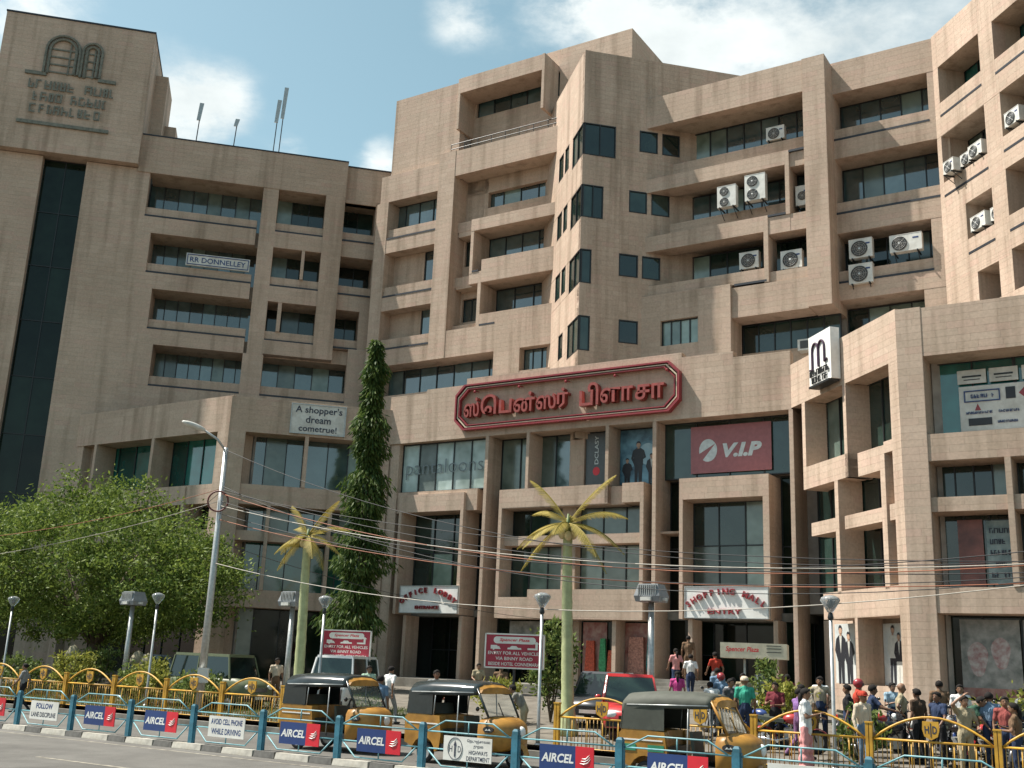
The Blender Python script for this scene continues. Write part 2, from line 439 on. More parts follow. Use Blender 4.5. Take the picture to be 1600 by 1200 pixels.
def window(F, u0, u1, z0, z1, v, n, mat=None, rows=1, bar=0.05, frame=None, blind=0.0):
    """glazed window: frame + mullions as one mesh, each pane its own child"""
    mat = mat or GLASS; mb = MB(); b = bar
    mb.box(u0, u1, v-0.06, v+0.06, z0, z0+b, M=F.M); mb.box(u0, u1, v-0.06, v+0.06, z1-b, z1, M=F.M)
    xs = [u0 + (u1-u0)*i/n for i in range(n+1)]
    zs = [z0 + (z1-z0)*i/rows for i in range(rows+1)]
    for i, x in enumerate(xs):
        a = x - (b/2 if 0 < i < n else (0 if i == 0 else b)); mb.box(a, a+b, v-0.055, v+0.055, z0+b, z1-b, M=F.M)
    for z in zs[1:-1]: mb.box(u0+b, u1-b, v-0.05, v+0.05, z-b/2, z+b/2, M=F.M)
    w = mb.build('window', frame or FRAME, BLD, fix=False)
    for i in range(n):
        for j in range(rows):
            p = MB(); g = 0.01
            t = random.uniform(-0.006, 0.006)
            P = F.p; a0, a1, c0, c1 = xs[i]+g, xs[i+1]-g, zs[j]+g, zs[j+1]-g
            p.add([P(a0,v-t,c0),P(a1,v+t,c0),P(a1,v+t,c1),P(a0,v-t,c1),P(a0,v+.02,c0),P(a1,v+.02,c0),P(a1,v+.02,c1),P(a0,v+.02,c1)],
                  [(0,1,2,3),(5,4,7,6),(0,4,5,1),(1,5,6,2),(2,6,7,3),(3,7,4,0)])
            mm = mat
            if blind and random.random() < blind: mm = BLIND
            c = link('pane', p.mesh('pane', mm), w); c.matrix_parent_inverse = Matrix.Identity(4)
    return w
def backing(F, u0, u1, v, z0, z1, d=0.25, mat=None):
    return slab('recess_wall', F, u0, u1, v, v + d, z0, z1, mat or STONE)
def core(F, u0, u1, v0, v1, z0, z1, mat=None):
    return slab('core_wall', F, u0, u1, v0, v1, z0, z1, mat or ROOF)

# ================================================================== PODIUM
ZP = (4.22, 5.12, 7.50, 7.98, 9.25, 10.17, 12.85)          # soffit 1, spandrel 1 top, mid band, band top, spandrel 2, top, parapet bottom
# --- angled left face (FL) and shaded face (FA)
def podium_bay(F, u0, u1, v, n3, n2, n1, mats):
    window(F, u0, u1, ZP[5]-0.05, ZP[6]+0.1, v, n3, mats[0], blind=0.12)
    window(F, u0, u1, ZP[3]-0.1, ZP[4]+0.1, v, n2, mats[1], blind=0.3)
    window(F, u0, u1, ZP[1]-0.1, ZP[2]+0.1, v, n1, mats[2], blind=0.1)
wall('parapet', FA, -8.07, 0.0, 0.0, 0.4, ZP[6], 14.62, sides='')
slab('soffit', FA, -7.9, 0.0, 0.4, 1.6, ZP[6]+0.02, ZP[6]+0.3, STONE)
wall('column', FA, -8.07, -7.25, 0.0, 1.6, 0.2, ZP[6], sides='R')
wall('column', FA, -0.95, 0.0, 0.02, 1.6, 0.2, ZP[6])
wall('spandrel', FA, -7.25, -0.95, 0.06, 1.3, ZP[4], ZP[5]+0.08, sides='')
wall('spandrel', FA, -7.25, -0.95, 0.25, 1.3, ZP[2], ZP[3], sides='')
wall('spandrel', FA, -7.25, -0.95, 0.04, 1.3, ZP[0]+0.06, ZP[1], sides='')
wall('fin', FA, -4.29, -4.12, 0.0, 1.2, ZP[5]+0.08, ZP[6])
for u in (-5.85, -2.82): wall('fin', FA, u, u+0.16, 0.0, 1.2, ZP[1], ZP[4])
podium_bay(FA, -7.25, -0.95, 1.3, 6, 5, 5, (GLASS_B, GLASS_B, GLASS_T))
window(FA, -7.25, -0.95, 0.9, 4.4, 1.3, 5, GLASS_K, blind=0.15); core(FA, -7.4, 0.5, 1.62, 9, 0.1, 14.2)

wall('parapet', FL, -12.4, 0.0, 0.0, 0.4, ZP[6], 14.66, sides='')
slab('soffit', FL, -12.2, -0.4, 0.4, 1.7, ZP[6]+0.02, ZP[6]+0.3, STONE)
wall('column', FL, -0.86, 0.0, 0.0, 1.6, 0.2, ZP[6], sides='L')
wall('column', FL, -12.4, -11.4, 0.05, 1.6, 0.2, ZP[6])
for u, a, b in ((-10.39, ZP[1], ZP[6]), (-5.75, ZP[1], ZP[6]), (-2.95, ZP[1], ZP[5])): wall('fin', FL, u, u+0.18, 0.0, 1.3, a, b)
wall('spandrel', FL, -11.4, -0.86, 0.08, 1.3, ZP[4], ZP[5]+0.05, sides='')
wall('spandrel', FL, -11.4, -0.86, 0.25, 1.3, ZP[2], ZP[3], sides='')
wall('spandrel', FL, -11.4, -0.86, 0.05, 1.3, ZP[0], ZP[1], sides='')
window(FL, -11.3, -5.7, ZP[5]-.05, ZP[6]+.1, 1.35, 4, GLASS_T); window(FL, -5.6, -0.86, ZP[5]-.05, ZP[6]+.1, 1.35, 4, GLASS_T)
window(FL, -11.3, -0.86, ZP[3]-.1, ZP[4]+.1, 1.35, 8, GLASS_B); window(FL, -11.3, -0.86, ZP[1]-.1, ZP[2]+.1, 1.35, 8, GLASS)
window(FL, -11.3, -0.86, 0.9, 4.35, 1.4, 8, GLASS_K); core(FL, -13.0, 0.0, 1.7, 6, 0.1, 14.2)

# --- central face (FB)
for u0, u1, zt in ((-21.1,-18.8,15.32),(-18.8,-16.37,15.5),(-16.37,-4.88,15.82),(-4.88,-2.5,15.6),(-2.5,0.0,15.33)):
    wall('parapet', FB, u0, u1, 0.0, 0.45, 12.80, zt, sides='LR' if zt > 15.7 else ('L' if u0 < -18 else 'R'), pieces=(u0 > -5 or u0 < -18.7))
slab('soffit', FB, -21.0, 0.0, 0.45, 1.6, 12.83, 13.1, STONE)
wall('column', FB, -21.1, -20.42, 0.1, 1.6, 0.6, 12.80)
def fin(F, u0, u1, z0, z1, d=1.3): return wall('fin', F, u0, u1, 0.0, d, z0, z1)
fin(FB, -15.08, -14.92, 1.3, 12.80, 1.5)
fin(FB, -12.76, -12.62, 10.12, 12.80); fin(FB, -8.57, -8.42, 9.28, 12.80); fin(FB, -6.24, -6.08, 1.3, 12.80, 1.6)
fin(FB, -0.10, 0.06, 1.3, 12.80, 1.6)
window(FB, -20.4, -15.1, 10.30, 12.78, 0.45, 5, GLASS_F)
window(FB, -14.9, -12.7, 10.1, 12.83, 1.25, 2, GLASS, blind=0.3); window(FB, -12.7, -10.95, 10.1, 12.83, 1.25, 2, GLASS_B, blind=0.3)
wall('pier', FB, -10.95, -10.2, 1.0, 1.5, 10.1, 12.83); window(FB, -10.2, -8.5, 10.1, 12.83, 1.25, 1, GLASS)
window(FB, -8.5, -6.2, 10.1, 12.83, 1.25, 2, GLASS_B); window(FB, -6.1, 0.0, 10.3, 12.83, 1.0, 4, GLASS)
# left bay
wall('spandrel', FB, -20.42, -15.55, 0.18, 1.3, 9.25, 10.30, sides='')
wall('bay_frame', FB, -20.1, -19.95, 0.0, 1.4, 4.3, 10.12); wall('bay_frame', FB, -16.36, -16.2, 0.0, 1.4, 4.3, 10.12)
wall('bay_frame', FB, -19.95, -16.36, 0.0, 1.3, 9.24, 10.12, sides='')
window(FB, -19.95, -16.36, 5.4, 9.26, 1.3, 3, GLASS, rows=2, blind=0.2)
window(FB, -16.2, -15.08, 1.4, 10.3, 1.5, 1, GLASS_K, rows=3); window(FB, -20.42, -20.1, 4.3, 9.3, 1.5, 1, GLASS)
# middle bay
wall('bay_frame', FB, -14.16, -14.0, 0.0, 1.4, 4.18, 10.12); wall('bay_frame', FB, -6.82, -6.66, 0.0, 1.4, 4.18, 10.12)
wall('bay_frame', FB, -14.0, -8.42, 0.0, 1.3, 9.22, 10.12, sides='R'); wall('bay_frame', FB, -8.42, -7.69, 0.3, 1.3, 9.22, 10.05, sides='')
wall('bay_frame', FB, -7.69, -6.82, 0.0, 1.3, 9.25, 10.12, sides='L')
window(FB, -14.0, -11.0, 7.9, 9.24, 1.1, 3, GLASS, blind=0.3); window(FB, -10.3, -6.82, 7.9, 9.24, 1.1, 3, BLIND)
wall('spandrel', FB, -14.0, -6.82, 0.30, 1.2, 7.50, 7.94, sides='')
wall('pier', FB, -11.0, -10.3, 0.55, 1.3, 5.4, 9.24)
window(FB, -14.0, -11.0, 5.0, 7.52, 1.1, 3, GLASS, blind=0.2); window(FB, -10.3, -6.82, 5.3, 7.52, 1.1, 3, GLASS, blind=0.5)
wall('spandrel', FB, -14.0, -12.42, 0.0, 1.2, 4.17, 5.12, sides=''); wall('spandrel', FB, -12.42, -6.82, 0.0, 1.2, 4.17, 5.47, sides='L')
window(FB, -14.9, -14.16, 1.4, 10.3, 1.5, 1, GLASS_K, rows=3); window(FB, -6.66, -6.24, 1.4, 10.3, 1.5, 1, GLASS_K, rows=3)
# right bay
wall('bay_frame', FB, -4.97, -4.82, 0.0, 1.5, 4.25, 10.17); wall('bay_frame', FB, -1.27, -1.02, 0.0, 1.5, 4.25, 10.17)
wall('bay_frame', FB, -4.82, -1.27, 0.0, 1.4, 9.25, 10.17, sides='')
window(FB, -4.82, -1.27, 5.5, 9.27, 1.2, 3, GLASS, rows=2, blind=0.35)
window(FB, -6.08, -4.97, 1.4, 10.3, 1.6, 1, GLASS_K, rows=3); window(FB, -1.02, -0.1, 1.4, 10.3, 1.6, 1, GLASS_K, rows=3)
wall('spandrel', FB, -6.08, -4.97, 0.5, 1.5, 7.88, 7.98, sides='')
# ground floor of the centre: recessed lobby glass and shop fronts, piers, beam
for u in (-19.6, -16.3, -8.2, -4.66, -1.0): wall('pier', FB, u, u+0.17, 0.25, 1.3, 1.1, 4.25)
window(FB, -19.5, -15.1, 1.1, 4.3, 2.6, 4, GLASS_K, rows=2); window(FB, -14.9, -10.4, 1.1, 4.3, 2.0, 3, GLASS_K)
window(FB, -10.2, -8.3, 1.3, 4.25, 1.2, 1, GLASS_K); window(FB, -8.0, -6.3, 1.3, 4.25, 1.2, 1, GLASS_K)
window(FB, -6.0, -0.1, 1.4, 4.3, 2.8, 4, GLASS_K, rows=2)
wall('pier', FB, -10.5, -10.2, 0.9, 2.6, 1.1, 4.25)
slab('ceiling_slab', FB, -20.4, 0.0, 1.31, 3.0, 4.26, 4.6, CONC)
core(FB, -21.0, 2.5, 3.1, 10, 0.1, 14.2, DARK); core(FB, -21.0, 1.5, 1.62, 9.9, 4.6, 14.25)
# --- bright angled face (FD)
wall('parapet', FD, -7.8, 0.0, 0.0, 0.4, ZP[6], 14.70, sides='', pieces=True)
slab('soffit', FD, -7.7, -0.4, 0.4, 1.6, ZP[6]+0.02, ZP[6]+0.3, STONE)
wall('column', FD, -0.55, 0.0, 0.0, 1.2, 0.9, ZP[6], sides='L')
def finD(u0, u1, z0, z1, d=1.0): return wall('fin', FD, u0, u1, 0.0, d, z0, z1)
finD(-6.9, -6.66, 9.3, ZP[6]); finD(-3.7, -3.5, 9.3, ZP[6]); finD(-4.52, -4.28, 5.1, 9.3); finD(-1.36, -1.08, 5.1, 10.05, 1.1); finD(-3.42, -3.25, 1.0, 4.22)
wall('spandrel', FD, -6.66, -3.5, 0.0, 0.9, 9.3, 10.19, sides='LR'); wall('spandrel', FD, -2.8, -1.36, 0.0, 0.9, 9.2, 10.06, sides='L')
wall('spandrel', FD, -6.36, -4.52, 0.0, 0.9, 7.41, 7.92, sides='L'); wall('spandrel', FD, -3.85, -1.36, 0.0, 0.9, 7.41, 7.9, sides='L')
wall('spandrel', FD, -1.08, -0.55, 0.0, 0.9, 9.75, 10.16, sides='L'); wall('spandrel', FD, -0.95, -0.55, 0.05, 0.9, 7.4, 7.95, sides='L')
wall('spandrel', FD, -5.6, -0.55, 0.0, 1.0, 4.22, 5.2, sides='L')
wall('plinth_wall', FD, -5.2, -0.55, 0.05, 1.2, 0.6, 1.92, sides='L')
window(FD, -7.7, -3.6, 10.1, ZP[6]+.05, 1.0, 4, GLASS, blind=0.2); window(FD, -3.6, -0.55, 9.9, ZP[6]+.05, 1.0, 3, GLASS, blind=0.2)
window(FD, -7.7, -4.4, 5.1, 10.0, 1.05, 3, GLASS, rows=2); window(FD, -4.4, -0.55, 5.1, 10.0, 1.05, 3, GLASS, rows=2)
backing(FD, -7.75, -4.1, 1.15, 0.6, 4.3); backing(FD, -4.1, -0.5, 1.1, 0.6, 4.3)
core(FD, -7.8, -0.2, 1.45, 9, 0.1, 14.2)
# --- right face (FR)
wall('column', FR, 0.0, 0.83, 0.0, 1.5, 0.9, 14.66, sides='R')
wall('parapet', FR, 0.83, 9.0, 0.02, 0.4, 12.88, 14.62, sides='')
slab('soffit', FR, 0.83, 9.0, 0.4, 1.7, 12.9, 13.15, STONE)
wall('spandrel', FR, 0.83, 9.0, 0.04, 1.4, 9.24, 10.16, sides=''); wall('spandrel', FR, 0.83, 9.0, 0.08, 1.4, 7.55, 8.03, sides=''); wall('spandrel', FR, 0.83, 9.0, 0.04, 1.4, 4.28, 5.10, sides='')
for u in (3.18, 6.2): wall('fin', FR, u, u+0.17, 0.0, 1.3, 5.1, 9.24)
window(FR, 0.83, 3.5, 10.1, 12.92, 1.4, 2, GLASS_T); window(FR, 3.5, 9.0, 10.1, 12.92, 1.4, 4, GLASS_T)
window(FR, 0.83, 3.2, 7.95, 9.3, 1.3, 4, GLASS, blind=0.2); window(FR, 3.35, 9.0, 7.95, 9.3, 1.3, 6, GLASS)
window(FR, 0.83, 3.2, 5.0, 7.6, 1.3, 3, GLASS); window(FR, 3.35, 9.0, 5.0, 7.6, 1.3, 5, GLASS)
window(FR, 0.83, 9.0, 1.5, 4.3, 1.3, 7, GLASS_K); wall('plinth_wall', FR, 0.83, 9.0, 0.1, 1.4, 0.5, 1.6, sides='')
core(FR, 0.0, 9.0, 1.55, 9, 0.1, 14.2)
# podium roof
mb = MB(); pts = [FT.p(-1,2,0), FL.p(0,.3,0), FA.p(0,.3,0), FB.p(0,.3,0), FD.p(0,.3,0), FR.p(9,.3,0), FR.p(9,30,0), FT.p(-1,30,0)]
mb.add([(p.x,p.y,14.3) for p in pts], [tuple(range(len(pts)))]); mb.build('podium_roof', ROOF, BLD, fix=False)

# ================================================================== LEFT TOWER (FT)
SL = (16.70, 20.07, 23.47, 26.95); SOF = (19.15, 22.5, 25.93, 29.70)
wall('tower_wall', FT, -22.0, -4.10, 0.0, 0.6, 0.2, 29.9, sides='R'); wall('tower_wall', FT, -1.65, 1.95, 0.0, 0.6, 0.2, 29.9, sides='LR')
window(FT, -4.10, -1.65, 0.2, 29.9, 0.55, 2, GLASS_K, rows=9)
wall('tower_box', FT, -7.22, 1.25, -0.55, 6.0, 29.95, 38.6, sides='LR')
wall('tower_box', FT, 1.25, 2.0, 2.0, 5.0, 32.0, 37.2, sides='R'); wall('tower_box', FT, 2.0, 2.7, 3.2, 5.0, 32.0, 34.4, sides='R')
wall('parapet', FT, 1.25, 13.57, -0.06, 0.5, SOF[3], 32.08, sides='R'); wall('parapet', FT, 13.57, 16.3, 0.25, 0.7, 29.48, 31.92, sides='')
slab('parapet_cap', FT, 1.25, 13.6, -0.09, 0.55, 32.08, 32.16, SLOT); slab('parapet_cap', FT, 13.6, 16.32, 0.2, 0.75, 31.92, 32.0, SLOT); slab('parapet_cap', FT, -7.26, 1.3, -0.6, 6.05, 38.6, 38.7, SLOT)

RV = 2.0
lefts = (3.35, 2.9, 2.42, 1.95)
for i in range(4):
    s, f, ul = SL[i], SOF[i], lefts[i]
    top = SL[i+1] if i < 3 else None
    if i < 3: wall('spandrel', FT, 1.95, 8.42, 0.0, 0.5, f, SL[i+1], sides='')
    wall('sill_wall', FT, ul, 8.42, 0.16, 0.6, s+0.10, s+0.62, sides=''); slot(FT, ul, 8.42, s)
    if ul > 1.96: wall('tower_wall', FT, 1.95, ul, 0.0, RV, s, f, sides='R')
    window(FT, ul-0.1, 8.7, s+0.1, f+0.1, RV, 8, GLASS_B, blind=0.2)
    slab('floor_slab', FT, ul, 16.0, 0.52, RV+.3, f+.02, SL[i+1]-.05 if i < 3 else f+.4, STONE)
# piers and projecting frame of the upper three floors
wall('pier', FT, 8.42, 9.58, -0.01, 2.4, 15.0, SOF[0]+.02); wall('pier', FT, 8.62, 9.52, -0.02, 2.4, SOF[0], SOF[3])
wall('column', FT, 12.40, 13.56, -0.10, 2.2, 19.22, SOF[3]+.02)
wall('frame_beam', FT, 9.52, 12.40, -0.08, 0.5, 19.22, 20.07, sides=''); 
for i in (1, 2, 3):
    s, f = SL[i], SOF[i]
    wall('sill_wall', FT, 9.52, 12.40, 0.14, 0.6, s+0.1, s+0.62, sides=''); slot(FT, 9.52, 12.40, s)
    if i < 3: wall('spandrel', FT, 9.52, 12.40, -0.02, 0.5, f, SL[i+1], sides='')
    window(FT, 9.4, 12.5, s+.1, f+.1, RV-.2, 3, GLASS, blind=0.1)
wall('fin', FT, 11.25, 11.42, 0.0, 0.9, SL[2]+.62, SOF[2]); wall('fin', FT, 10.15, 10.36, 0.0, 0.9, SL[1]+.62, SOF[1])
# lower right opening under the frame and the narrow right-hand bay
wall('sill_wall', FT, 9.58, 14.5, 0.16, 0.6, SL[0]+.1, SL[0]+.62, sides=''); slot(FT, 9.58, 14.5, SL[0]); window(FT, 9.5, 14.6, SL[0]+.1, SOF[0]+.15, RV, 5, GLASS_B, blind=0.5)
wall('tower_wall', FT, 1.95, 16.3, 0.0, 0.5, 13.0, SL[0], sides=''); wall('pier', FT, 14.5, 16.3, 0.0, 1.2, SL[0], SOF[0]+0.9, sides='L')
for i, ur in ((1, 15.0), (2, 15.55), (3, 15.52)):
    s, f = SL[i], SOF[i]
    wall('sill_wall', FT, 13.56, ur, 0.3, 0.7, s+.1, s+.62, sides=''); slot(FT, 13.56, ur, s, 0.14)
    window(FT, 13.5, ur+.1, s+.1, f+.1, 2.2, 2, GLASS); wall('pier', FT, ur, 16.3, 0.16, 2.2, s-.02, f, sides='L')
    wall('spandrel', FT, 13.56, 16.3, 0.18, 0.7, SOF[i-1] if i > 1 else SOF[0]+.9, s, sides='')
wall('spandrel', FT, 13.56, 16.3, 0.16, 0.7, SOF[3]-.22, SOF[3], sides='')
core(FT, -22, 16.2, 2.9, 14, 0.1, 31.5)

# ================================================================== CENTRE-LEFT WING (FB1)
z5 = (18.58, 20.17, 22.72, 23.42, 25.93, 26.65, 29.65, 31.25)
wall('column', FB1, -8.03, -6.88, -0.02, 1.4, z5[0], 31.3, sides='LR')
wall('parapet', FB1, -6.88, 0.3, 0.0, 0.5, 29.65, 31.25, sides='')
wall('frame_beam', FB1, -6.88, 0.3, 0.0, 1.3, z5[0], z5[1], sides=''); slot(FB1, -4.63, -3.62, z5[1], -0.01)
wall('wall', FB1, -4.63, 0.3, 0.01, 0.6, z5[1], 20.85, sides='L'); wall('wall', FB1, -4.66, 0.3, 0.0, 0.6, z5[2], 24.08, sides='L')
wall('spandrel', FB1, -5.48, 0.3, 0.0, 0.6, z5[4], z5[5], sides='L')
wall('fin', FB1, -5.48, -5.3, 0.01, 2.1, 23.35, z5[4]); wall('fin', FB1, -4.86, -4.66, 0.02, 2.1, z5[1], z5[2])
wall('wall', FB1, -5.48, -4.66, 0.02, 0.6, 22.72, 23.42, sides='L'); slot(FB1, -5.3, -4.88, 23.42, -0.01)
wall('recess_wall', FB1, -6.88, -5.3, 1.3, 1.6, 20.17, 29.7, holes=((-6.75,-5.6,24.4,26.3),(-6.75,-5.6,21.0,22.4)), sides='')
window(FB1, -6.75, -5.6, 24.4, 26.3, 1.5, 1, GLASS); window(FB1, -6.75, -5.6, 21.0, 22.4, 1.5, 2, GLASS_B)
wall('spandrel', FB1, -6.88, -5.48, 0.6, 1.3, 22.9, 23.5, sides=''); wall('spandrel', FB1, -6.88, -5.48, 0.6, 1.3, 26.3, 26.9, sides=''); wall('spandrel', FB1, -6.88, -4.86, 0.6, 1.3, 20.0, 20.6, sides='')
wall('sill_wall', FB1, -5.48, 0.3, 1.15, 1.5, z5[5], 27.75, sides=''); window(FB1, -6.8, 0.3, 27.3, 29.7, 1.65, 6, GLASS_B, blind=0.15)
wall('lintel', FB1, -6.8, 0.3, 1.3, 1.6, 28.8, 29.7, sides='')
window(FB1, -5.3, 0.3, 23.6, 25.98, 1.7, 5, GLASS_B)
window(FB1, -4.66, 0.3, 20.5, 22.75, 1.7, 4, GLASS_B)
for z in (22.8, 26.0, 29.72): slab('floor_slab', FB1, -6.8, 0.2, 0.62, 2.4, z, z+0.3, STONE)
# narrow bay left of the column
wall('parapet', FB1, -12.4, -8.03, 0.05, 0.5, 29.0, 30.75, sides='')
for f, s in ((25.66, 26.53), (22.0, 22.85), (18.6, 19.58)):
    wall('spandrel', FB1, -12.2, -8.03, 0.06, 0.6, f, s, sides=''); slot(FB1, -11.7, -8.03, s, 0.04); wall('sill_wall', FB1, -12.2, -8.03, 0.2, 0.6, s+.1, s+.68, sides='')
    slab('floor_slab', FB1, -12.2, -8.03, 0.6, 1.3, f+.05, f+.5, STONE)
window(FB1, -12.2, -8.03, 27.2, 29.05, 1.1, 4, GLASS_B); slab('floor_slab', FB1, -12.2, -8.03, 0.52, 1.4, 29.04, 29.4, STONE)
for z in (23.5, 20.2):
    wall('recess_wall', FB1, -12.2, -9.45, 1.0, 1.3, z, z+2.2, sides=''); window(FB1, -9.45, -8.03, z, z+2.2, 1.1, 1, GLASS_B)
wall('pier', FB1, -12.6, -11.75, 0.04, 1.3, 13.5, 29.0)
# storey above the podium roof
wall('sill_wall', FB1, -12.2, 0.3, 0.3, 0.7, 13.5, 16.85, sides=''); window(FB1, -12.0, -3.57, 16.8, 18.66, 1.5, 7, GLASS_B); slab('floor_slab', FB1, -12.2, -3.5, 1.3, 1.8, 18.62, 19.0, STONE)
wall('pier', FB1, -3.57, -1.92, 0.0, 1.5, 14.3, z5[0], sides='LR'); wall('wall', FB1, -1.92, 0.3, 0.02, 0.5, 14.3, 17.3, sides=''); window(FB1, -1.92, 0.3, 17.2, 18.6, 0.55, 4, GLASS_B)
# set-back penthouse with its projecting window hood and roof rail
wall('penthouse_wall', FB1, -11.95, -6.95, 0.35, 0.9, 30.72, 36.0, sides='LR')
wall('penthouse_wall', FB1, -6.95, 3.72, 1.6, 7.5, 30.7, 37.12, holes=((-6.7,-0.9,34.1,35.7),), sides='LR')
slab('recess_wall', FB1, -6.9, -0.7, 2.2, 2.4, 33.8, 36.0, DARK)
wall('window_hood', FB1, -6.97, -6.83, 0.0, 1.6, 32.7, 36.0, sides='LR'); wall('window_hood', FB1, -1.16, -1.0, 0.0, 1.6, 32.6, 36.05, sides='LR'); wall('window_hood', FB1, -6.83, -1.16, 0.0, 1.6, 35.03, 36.02, sides='')
window(FB1, -6.7, -0.9, 34.1, 35.7, 1.85, 5, GLASS_B)
core(FB1, -11.9, -7.0, 0.95, 7.4, 30.0, 35.9)
mb = MB()
for z in (31.55, 31.85): mb.tube([FB1.p(-7.4,.2,z), FB1.p(0.2,.2,z)], 0.025, 6)
for k in range(9): mb.tube([FB1.p(-7.4+k*.95,.2,31.2), FB1.p(-7.4+k*.95,.2,31.86)], 0.022, 6)
mb.build('roof_rail', FRAME, BLD)
# tall block behind the corner
core(FB1, -12.2, 3.5, 2.5, 12, 12.5, 30.7)

# ================================================================== CORNER PRISM (FP_L lit, FP_R shaded)
tops = (28.80, 25.42, 21.98, 18.56); wr = (1.72, 1.12, 0.58, 0.58)
hl = []; hr = []
for t, w in zip(tops, wr):
    hr.append((0.0, w, t-1.75, t)); hl.append((-1.9, 0.0, t-1.75, t)); 
for t in tops[:3]:
    hl += [(-4.55, -3.65, t-1.35, t+.05), (-3.35, -2.6, t-1.35, t+.05)]
hl.append((-3.6, -2.8, 17.2, 18.5))
for t, us in zip(tops, (((3.0,3.97),(4.22,5.16)), ((2.48,3.42),(3.66,4.62)), ((2.0,2.98),(3.2,4.15)), ((2.04,3.02),))):
    for a, b in us: hr.append((a, b, t-1.17, t))
wall('prism_wall', FP_L, -7.5, 0.0, 0.0, 0.35, 12.5, 32.9, holes=hl, sides='')
wall('prism_wall', FP_R, 0.0, 8.6, 0.012, 0.35, 12.5, 32.9, holes=hr, sides='R')
for h in hl: window(FP_L, h[0], h[1]-(.05 if h[1] == 0 else 0), h[2], h[3], 0.05, 2 if h[1]-h[0] > 1.2 else 1, GLASS)
for h in hr: window(FP_R, h[0]+(.06 if h[0] == 0 else 0), h[1], h[2], h[3], 0.05, 2 if h[1]-h[0] > 1.0 else 1, GLASS)
mb = MB(); pp = [FP_R.p(0.4,.36,0), FP_R.p(8.4,.36,0), FP_R.p(6,8,0), FP_L.p(-7.5,.4,0)]
mb.loft([[(p.x,p.y,14.0) for p in pp], [(p.x,p.y,32.6) for p in pp]]); mb.build('core_wall', ROOF, BLD)

# ================================================================== CENTRE-RIGHT WING (FB2, FB2R)
wall('parapet', FB2, -8.0, 0.0, 0.0, 0.5, 28.62, 30.25, sides=''); wall('column', FB2, 0.0, 1.04, -0.03, 2.3, 18.0, 30.28)
wall('sill_wall', FB2, -8.0, 0.0, 1.0, 1.4, 25.85, 26.85, sides=''); window(FB2, -8.0, 0.0, 26.6, 28.7, 1.9, 9, GLASS_B, blind=0.35)
wall('spandrel', FB2, -8.0, -0.93, 0.0, 1.0, 25.08, 25.8, sides='R'); wall('fin', FB2, -0.93, -0.75, 0.0, 1.2, 22.6, 25.8); slot(FB2, -0.75, 0.0, 25.68, -0.005)
wall('spandrel', FB2, -0.75, 0.0, 0.1, 0.9, 24.95, 25.65, sides=''); wall('spandrel', FB2, -0.75, 0.0, 0.05, 0.9, 21.77, 22.6, sides='')
wall('sill_wall', FB2, -8.0, -0.93, 0.9, 1.3, 22.75, 23.6, sides=''); window(FB2, -8.0, 0.0, 23.2, 25.2, 1.8, 9, GLASS_B, blind=0.2); wall('sill_wall', FB2, -0.75, 0.0, 0.9, 1.3, 22.6, 23.0, sides='')
wall('spandrel', FB2, -8.0, -2.0, 0.0, 0.9, 21.93, 22.72, sides='R'); wall('fin', FB2, -2.0, -1.8, 0.0, 1.2, 19.46, 22.72); slot(FB2, -1.8, -0.95, 22.62, -0.005)
wall('spandrel', FB2, -1.8, -0.75, 0.04, 0.9, 21.77, 22.6, sides='')
window(FB2, -8.0, 0.0, 19.9, 22.0, 1.8, 9, GLASS, blind=.3); wall('sill_wall', FB2, -8.0, -2.0, 0.12, 0.6, 19.6, 20.2, sides='R'); wall('sill_wall', FB2, -1.8, 0.0, 0.12, 0.6, 19.4, 19.96, sides=''); slot(FB2, -3.45, -1.9, 19.5, -0.005)
wall('frame_beam', FB2, -3.6, 0.0, 0.0, 1.2, 17.95, 19.42, sides='')
wall('projecting_box', FB2, -8.4, -3.6, -0.12, 1.3, 14.3, 19.6, holes=((-7.1,-5.2,17.0,18.25),), sides='R')
window(FB2, -7.1, -5.2, 17.0, 18.25, 0.1, 4, BLIND)
wall('recess_wall', FB2, -3.6, 6.0, 1.4, 1.7, 14.3, 16.6, sides=''); window(FB2, -3.6, 1.0, 16.5, 18.0, 1.5, 6, GLASS)
core(FB2, -8.0, 1.0, 2.4, 12, 12.5, 30.0); core(FB2, 1.0, 6.0, 3.1, 12, 12.5, 30.0)
for z in (25.82, 22.74, 19.62, 28.72): slab('floor_slab', FB2, -8.0, 0.0, 0.52 if z > 28 else 1.02, 2.3, z-(.5 if z < 28 else 0), z-.1 if z < 28 else z+0.3, STONE)
for f, s, r in ((25.42, 26.34, 5.3), (21.70, 22.64, 5.57), (18.50, 19.30, 5.13)):
    wall('spandrel', FB2R, 1.0, 5.75, 0.0, 0.6, f, s, sides=''); slot(FB2R, 1.04, r, s, -0.01); wall('sill_wall', FB2R, 1.0, 5.6, 0.12, 0.6, s+.1, s+.62, sides='')
    slab('floor_slab', FB2R, 1.0, 5.7, 0.62, 2.0, f+.05, f+.4, STONE)
wall('parapet', FB2R, 1.0, 5.75, 0.0, 0.5, 28.76, 30.40, sides=''); slab('floor_slab', FB2R, 1.0, 5.7, 0.52, 2.0, 28.8, 29.1, STONE)
for z0, z1 in ((26.5, 28.8), (22.9, 25.45), (19.4, 21.75), (15.5, 18.5)): window(FB2R, 1.0, 5.7, z0, z1, 1.5, 5, GLASS_B if z0 > 22 else GLASS, blind=0.3)
